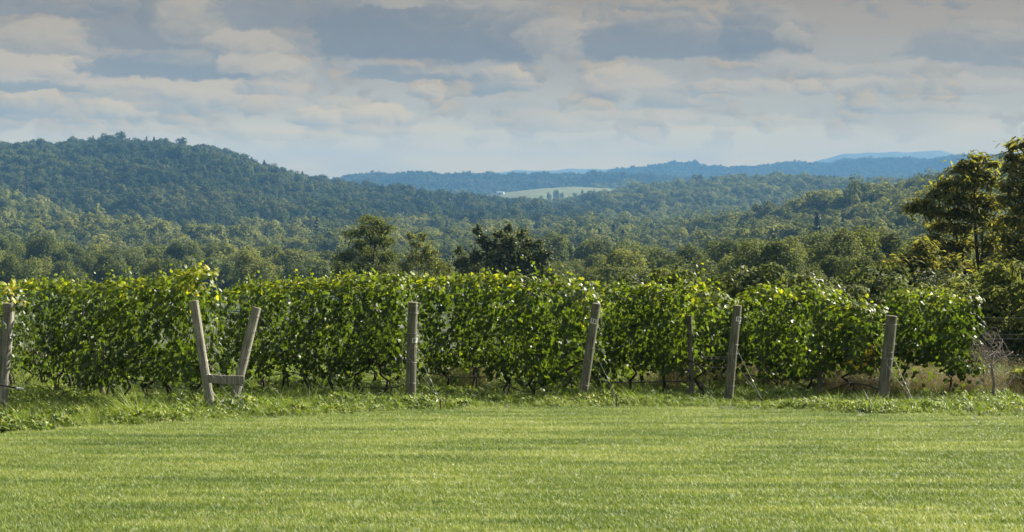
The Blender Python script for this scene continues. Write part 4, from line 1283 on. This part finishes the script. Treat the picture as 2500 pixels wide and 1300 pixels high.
def frame_from(p0, p1):
    z = Vector(p1) - Vector(p0); L = z.length; z.normalize()
    y = Vector((0, 1, 0)); x = y.cross(z).normalized(); y = z.cross(x)
    m = Matrix((x, y, z)).transposed().to_4x4(); m.translation = Vector(p0)
    return m, L


def add_wraps(root, heights, rad, seed):
    r = np.random.default_rng(seed)
    for h in heights:
        a = np.linspace(0, 2 * math.pi * 1.15, 26) + r.uniform(0, 6)
        sl = r.normal() * .012
        V, F = tube(np.stack([np.cos(a) * (rad + .003), np.sin(a) * (rad + .003), h + sl * np.cos(a) + .006 * np.arange(26) / 26], -1), .0028, 5)
        obj('wire_tie', mesh_np('wire_tie', V, F, M['wire']), root)
        V, F = tube([(rad * .7, -rad * .72, h), (rad * 1.15, -rad * 1.0, h + .015), (rad * 1.35, -rad * 1.05, h + .01)], .0026, 5)
        obj('staple', mesh_np('staple', V, F, M['wire']), root)


def add_plate(root, text, h, rad, ang, tilt=0):
    """White number plate bent round the post, centred at angle ANG (0 = facing the camera, positive to the right)."""
    w, ht = .105, .085
    n = 12
    th = np.linspace(-w / 2, w / 2, n) / rad + ang

    def wrap(u, v, extra):
        t = u / rad + ang
        return np.stack([np.sin(t) * (rad + extra), -np.cos(t) * (rad + extra), h + v + tilt * u], -1)
    u = np.linspace(-w / 2, w / 2, n)
    V = np.vstack([wrap(u, np.full(n, sgn * ht / 2), e) for e in (.002, .005) for sgn in (-1, 1)])
    j = np.arange(n - 1)
    F = np.vstack([np.stack([2 * n + j, 2 * n + j + 1, 3 * n + j + 1, 3 * n + j], -1), np.stack([n + j, n + j + 1, j + 1, j], -1),
                   np.stack([n + j, 3 * n + j, 3 * n + j + 1, n + j + 1], -1), np.stack([j, j + 1, 2 * n + j + 1, 2 * n + j], -1)])
    p = obj('number_plate', mesh_np('number_plate', V, F, M['plate']), root)
    p['label'] = 'small white plate numbered ' + text
    DV, DF = digits_mesh(text, .055)
    DV = wrap(DV[:, 0], DV[:, 1], .0066)
    me = bpy.data.meshes.new('digits'); me.from_pydata(DV.tolist(), [], [list(f[0]) for f in DF]); me.materials.append(M['ink'])
    obj('digits', me, p)


def build_post(label, foot, head, dia_px, seed, plate=None, ties=(), guy=None, mat='wood', name='trellis_post', lean_y=0.0, taper=.94):
    fx, fy = ground_hit(*foot)
    g = float(gz(fx, fy))
    top = pix(head[0], head[1], fy + lean_y)
    m, L = frame_from((fx, fy, g), top)
    rad = dia_px / FPX * fy / 2
    root = empty(name, (0, 0, 0)); root.matrix_world = m
    tag(root, label, 'post')
    V, F = post_mesh(L, rad, rad * taper, seed)
    obj('shaft', mesh_np('shaft', V, F, [M[mat], M['cut']], smooth=False, midx=[0] * len(F[0]) + [1] * len(F[1])), root)
    add_wraps(root, [t * L for t in ties], rad * .98, seed)
    if plate:
        pt, f, ang, tl = plate
        add_plate(root, pt, f * L, rad * (1 + (taper - 1) * f) * 1.012, ang, tl)
    if guy:
        inv = m.inverted()
        ax, ay = ground_hit(*guy['anchor'])
        ag = float(gz(ax, ay))
        a_top = inv @ Vector((ax, ay, ag + guy.get('h', .17)))
        a_bot = inv @ Vector((ax + .02, ay + .05, ag - .2))
        for (f, sx) in ((.53, .95), (.46, -.35)):
            st = Vector((sx * rad, -rad * math.sqrt(max(0, 1 - sx * sx)) - .004, L * f))
            V, F = tube([st, st.lerp(a_top, .5) + Vector((0, 0, -.006)), a_top], .0026, 5)
            obj('guy_wire', mesh_np('guy_wire', V, F, M['wire']), root)
            md = st.lerp(a_top, .62)
            V, F = tube([md - (a_top - st) * .03, md, md + (a_top - st) * .03], [.008, .012, .008], 6)
            obj('wire_clamp', mesh_np('wire_clamp', V, F, M['wire']), root)
        V, F = tube([a_bot, a_top.lerp(a_bot, .3), a_top + Vector((0, 0, .01))], [.012, .012, .015], 7)
        obj('anchor_rod', mesh_np('anchor_rod', V, F, M['rust']), root)
    return root, m, L, rad


def build_posts():
    build_post('grey post cut by the left picture edge with a hose end beside it', (-6, 1006), (21, 742), 30, 201, ties=(.30, .52, .68, .93), mat='wood_grey')
    build_post('upright mossy post with white plate 56', (1000, 989), (1010, 739), 26, 202, plate=('56', .635, .62, 0), ties=(.22, .42, .56, .70, .9, .965), guy=dict(anchor=(1074, 1006), h=.19))
    build_post('leaning post with white plate 55', (1422, 984), (1455, 742), 23, 203, plate=('55', .825, -.05, -.14), ties=(.18, .55, .93), guy=dict(anchor=(1505, 996), h=.22))
    build_post('slim post with white plate 10', (1781, 982), (1801, 747), 23, 204, plate=('10', .865, .42, 0), ties=(.17, .5, .60, .82), guy=dict(anchor=(1862, 992), h=.12))
    build_post('stout unnumbered post in front of the last leafy row', (2157, 980), (2176, 772), 31, 205, ties=(.10, .50, .58, .90), guy=dict(anchor=(2232, 995), h=.12), taper=.86)
    # line posts inside the rows
    def line_post(key, s, h, label, seed, rad=.055, lean=(.02, 0)):
        B = ROWS[key] + ROWDIR * s
        g = float(gz(B[0], B[1]))
        root = empty('line_post', (B[0], B[1], g)); root.rotation_euler = (lean[1], lean[0], .3 * seed)
        tag(root, label, 'post')
        V, F = post_mesh(h, rad, rad * .93, seed)
        obj('shaft', mesh_np('shaft', V, F, [M['wood'], M['cut']], midx=[0] * len(F[0]) + [1] * len(F[1])), root)
        add_wraps(root, (h * .35, h * .6), rad, seed)
    line_post('C', 7.55, 1.75, 'line post half hidden in the leaves right of the braced posts', 301)
    line_post('E', 1.25, 1.55, 'dark line post at the bare gap beside the post plated 10', 302)
    line_post('F', 1.83, 1.6, 'line post low in the leaves between the post plated 10 and the unnumbered post', 303)
    line_post('B', 7.9, 1.75, 'line post in the dark foot of the row behind the braced posts', 304, lean=(-.06, 0))
    line_post('B', 6.2, 1.75, 'tilted line post nearer in the row behind the braced posts', 305, lean=(.16, 0))
    # braced pair of leaning posts
    root = empty('end_brace', (0, 0, 0))
    f1 = ground_hit(515, 1013); f2 = ground_hit(564, 1006)
    base = Vector(((f1[0] + f2[0]) / 2, (f1[1] + f2[1]) / 2, 0)); base.z = float(gz(base.x, base.y)); root.location = base
    tag(root, 'pair of silvered posts leaning apart, joined by a nailed board', 'brace')
    inv = Matrix.Translation(-base)
    axes = []
    for foot, head, dia, sd, ties, dy in (((515, 1013), (475, 735), 23, 211, (.35, .55), 0.0), ((564, 1006), (627, 752), 24, 212, (.33, .52, .60, .78, .92), 0.1)):
        fx, fy = ground_hit(*foot); g = float(gz(fx, fy)); tp = pix(head[0], head[1], fy + dy)
        m, L = frame_from((fx, fy, g), tp); rad = dia / FPX * fy / 2
        V, F = post_mesh(L, rad, rad * .95, sd)
        o = obj('post', mesh_np('post', V, F, [M['wood_grey'], M['cut']], midx=[0] * len(F[0]) + [1] * len(F[1])), root)
        o.matrix_local = inv @ m
        add_wraps(o, [t * L for t in ties], rad * .98, sd)
        axes.append((m, L, rad))
    yb = axes[0][0].translation.y - axes[0][2] - .03
    c0, c1 = pix(502, 925, yb), pix(595, 929, yb)
    V = []
    d = (c1 - c0); hb, tb = .066, .022
    for x_ in np.linspace(0, 1, 7):
        c = c0 + d * x_
        w = .003 * math.sin(x_ * 9)
        for (yy, zz) in ((-tb, -hb), (tb, -hb), (tb, hb), (-tb, hb)): V.append((c.x - base.x, c.y + yy + w - base.y, c.z + zz + w - base.z))
    F = [(4 * k + i, 4 * k + (i + 1) % 4, 4 * k + 4 + (i + 1) % 4, 4 * k + 4 + i) for k in range(6) for i in range(4)] + [(3, 2, 1, 0), (24, 25, 26, 27)]
    bm_ = mesh_np('crossboard', V, np.array(F)[:, ::-1], wood_mat('board', (.09, .084, .07), (.22, .205, .17), (.34, .32, .27), (.17, .155, .12)))
    board = obj('crossboard', bm_, root)
    for (q, zz) in ((.06, .02), (.09, -.03), (.80, .025), (.86, -.02)):
        c = c0 + d * q - base
        V, F = tube([(c.x, c.y - tb + .002, c.z + zz), (c.x, c.y - tb - .005, c.z + zz)], .006, 6)
        obj('nail', mesh_np('nail', V, F, M['rust']), board)
    # bracing wires of the pair
    for k, (a, b, c) in enumerate((((505, 885), (560, 940), (612, 1008)), ((500, 895), (545, 950), (600, 1000)), ((580, 890), (585, 940), (592, 985)), ((596, 895), (595, 940), (593, 985)), ((500, 930), (540, 985), (560, 1000)))):
        pts = [pix(q[0], q[1], yb - .05 - .0 * i) - base for i, q in enumerate((a, b, c))]
        pts[-1].z = max(pts[-1].z, float(gz(pts[-1].x + base.x, pts[-1].y + base.y)) - base.z - .02)
        V, F = tube(pts, .0034, 5)
        obj('brace_wire', mesh_np('brace_wire', V, F, M['wire']), root)
    # thin stake beside the post plated 56
    fx, fy = ground_hit(975, 984); g = float(gz(fx, fy)); t = pix(984, 800, fy)
    V, F = tube([(0, 0, -.1), ((t.x - fx) * .5 + .01, 0, (t.z - g) * .5), (t.x - fx, 0, t.z - g)], [.010, .009, .007], 6)
    o = obj('garden_stake', mesh_np('garden_stake', V, F, rough_mat('cane', [(.3, (.16, .14, .07)), (.7, (.27, .23, .13))], (1, 1, .1), 30, 3)), loc=(fx, fy, g))
    tag(o, 'thin cane stake leaning just left of the post plated 56', 'stake')


build_posts()


def along(key, pts):
    """Row coordinates (s, sideways offset, height) -> world points."""
    out = []
    for (s, o, h) in pts:
        q = ROWS[key] + ROWDIR * s + ROWNRM * o
        out.append(Vector((q[0], q[1], float(gz(q[0], q[1])) + h)))
    return out


def smooth_path(pts, n=40):
    P = np.array([tuple(p) for p in pts]); m = len(P)
    t = np.linspace(0, m - 1, n); i = np.clip(t.astype(int), 0, m - 2); f = (t - i)[:, None]
    Pm = np.vstack([2 * P[0] - P[1], P, 2 * P[-1] - P[-2]])
    a, b, c, d = Pm[i], Pm[i + 1], Pm[i + 2], Pm[i + 3]
    return .5 * ((2 * b) + (c - a) * f + (2 * a - 5 * b + 4 * c - d) * f ** 2 + (3 * b - a - 3 * c + d) * f ** 3)


def build_lines():
    def wire(key, s0, s1, h, label, rad=.0032, sag=.02, o=0.0):
        L = s1 - s0
        pts = along(key, [(s0 + L * t, o, h - sag * 4 * t * (1 - t)) for t in np.linspace(0, 1, 9)])
        b = pts[0].copy()
        V, F = tube([p - b for p in pts], rad, 5)
        tag(obj('trellis_wire', mesh_np('trellis_wire', V, F, M['wire']), loc=b), label, 'wire', 'trellis wires')
    for i, h in enumerate((1.02, .80, .76, .60)):
        wire('E', .05, 11.0, h, 'trellis wire at the bare gap by the post plated 10, %s from the top' % ORD[i + 1])
    for i, h in enumerate((1.52, 1.22, 1.14, .84, .79, .60, .44, .03)):
        wire('G', -.1, 11.0, h, 'bare trellis wire right of the last leafy row, %s from the top' % ORD[i + 1], sag=.03 if i else .0)
    for key, ph in (('A', 'of the row at the left picture edge'), ('B', 'of the row behind the braced posts'), ('C', 'fixed to the post plated 56'), ('D', 'fixed to the post plated 55'), ('F', 'fixed to the unnumbered post')):
        Lr = 1.6 if key == 'A' else 11
        wire(key, .05, Lr, .78, 'cordon wire ' + ph.replace('56', 'fifty-six').replace('55', 'fifty-five')); wire(key, .05, Lr, .36, 'low hose wire ' + ph.replace('56', 'fifty-six').replace('55', 'fifty-five'))

    def hose(key, pts, label, rad=.011):
        P = smooth_path(along(key, pts), 60); b = P[0].copy()
        V, F = tube(P - b, rad, 7)
        return tag(obj('drip_hose', mesh_np('drip_hose', V, F, M['hose'], smooth=True), loc=b), label, 'hose', 'drip hoses')
    hose('B', [(-.5, .35, .46), (.2, .30, .50), (.9, .18, .42), (1.6, .05, .46), (3, 0, .42), (4.5, 0, .40), (6, 0, .44), (8, 0, .40), (11, 0, .42)], 'black drip hose under the row behind the braced posts')
    hose('C', [(-.02, -.12, .34), (.6, -.05, .26), (1.5, 0, .22), (2.6, -.05, .20), (3.3, 0, .08), (4.0, 0, .12), (5.5, 0, .38), (6.8, 0, .30), (7.8, .05, .42), (9, 0, .36), (11, 0, .40)], 'black drip hose looping left from the post plated 56')
    hose('D', [(-.1, -.3, .02), (.1, -.18, .10), (.55, 0, .36), (1.2, 0, .30), (2.0, 0, .10), (2.7, 0, .16), (3.6, .03, .33), (5.0, 0, .28), (7.0, .0, .36), (9, 0, .42), (11, 0, .40)], 'black drip hose under the row of the post plated 55')
    hose('E', [(.0, -.25, .02), (.35, -.18, .14), (.9, -.08, .34), (1.6, 0, .30), (2.6, 0, .26), (4.2, 0, .20), (6, 0, .34), (9, 0, .40), (11, 0, .40)], 'black drip hose rising beside the post plated 10')
    hose('F', [(-.55, .12, .02), (-.2, 0, .09), (.2, -.05, .24), (.9, -.05, .27), (1.7, 0, .10), (2.6, 0, .12), (4, 0, .32), (7, 0, .38), (11, 0, .40)], 'black drip hose crossing behind the unnumbered post')
    # hose end with white cap at the left post
    b = pix(-30, 938, 29.9)
    P = smooth_path([Vector((0, 0, 0)), pix(0, 941, 29.9) - b, pix(20, 944, 29.9) - b, pix(42, 948, 29.9) - b], 20)
    root = empty('hose_end', b); tag(root, 'black hose end with white cap by the post at the left picture edge', 'hose')
    V, F = tube(P, .013, 8); obj('hose', mesh_np('hose', V, F, M['hose'], smooth=True), root)
    c0, c1 = Vector(P[-1]), pix(57, 950, 29.9) - b
    V, F = tube([c0 - (c1 - c0) * .2, c0, c0.lerp(c1, .5), c1], [.017, .019, .018, .016], 10); obj('cap', mesh_np('cap', V, F, M['white_cap'], smooth=True), root)
    V, F = tube([pix(-30, 937, 29.92) - b, pix(-30, 937, 29.92) - b + Vector((-.4, .5, .02))], .013, 7); obj('hose', mesh_np('hose', V, F, M['hose']), root)
    # leafless dead vine on the bare wires at the right
    r = np.random.default_rng(8)
    base = along('G', [(1.15, 0, 0)])[0]
    root = empty('dead_vine', base); tag(root, 'leafless grey vine tangled on the bare wires at the right', 'vine')
    m = rough_mat('dead_vine_bark', [(.3, (.12, .10, .085)), (.7, (.24, .21, .18))], (1, 1, .3), 30, 3)
    V, F = tube([Vector((0, 0, -.05)), Vector((.03, 0, .3)), Vector((-.02, .03, .62)), Vector((.03, .05, .84))], [.03, .026, .024, .018], 7)
    obj('trunk', mesh_np('trunk', V, F, m, smooth=True), root)
    for k in range(34):
        s0 = r.uniform(.95, 1.7); h0 = r.uniform(.75, 1.24)
        ds = r.uniform(-.55, .15); L = r.uniform(.35, .95)
        pts = [(s0, r.normal() * .08, h0), (s0 + ds * .35, r.normal() * .15, h0 + r.uniform(-.06, .12)), (s0 + ds * .8, r.normal() * .18, h0 - L * .35), (s0 + ds + r.normal() * .1, r.normal() * .2, h0 - L * .75), (s0 + ds + r.normal() * .15, r.normal() * .2, max(.08, h0 - L))]
        P = smooth_path([q - base for q in along('G', pts)], 18)
        V, F = tube(P, np.linspace(.0065, .003, 18), 5)
        obj('cane', mesh_np('cane', V, F, m, smooth=True), root)


build_lines()
# ------------------------------------------------------------------ air
def build_haze():
    m, nt, N, L = new_mat('haze_air')
    out = N('ShaderNodeOutputMaterial')
    v = N('ShaderNodeVolumePrincipled')
    v.inputs['Color'].default_value = HAZE_COLOR + (1,)
    v.inputs['Density'].default_value = HAZE_DENSITY
    v.inputs['Anisotropy'].default_value = 0.0
    L(v.outputs[0], out.inputs['Volume'])
    m.volume_intersection_method = 'FAST' if hasattr(m, 'volume_intersection_method') else m.volume_intersection_method
    x0, x1, y0, y1, z0, z1 = HAZE_BOX
    V = np.array([(x, y, z) for z in (z0, z1) for y in (y0, y1) for x in (x0, x1)], float)
    F = np.array([(0, 2, 3, 1), (4, 5, 7, 6), (0, 1, 5, 4), (2, 6, 7, 3), (0, 4, 6, 2), (1, 3, 7, 5)])
    tag(obj('haze', mesh_np('haze', V, F, m)), 'blue summer haze in the air over the valley', kind='stuff')


build_haze()
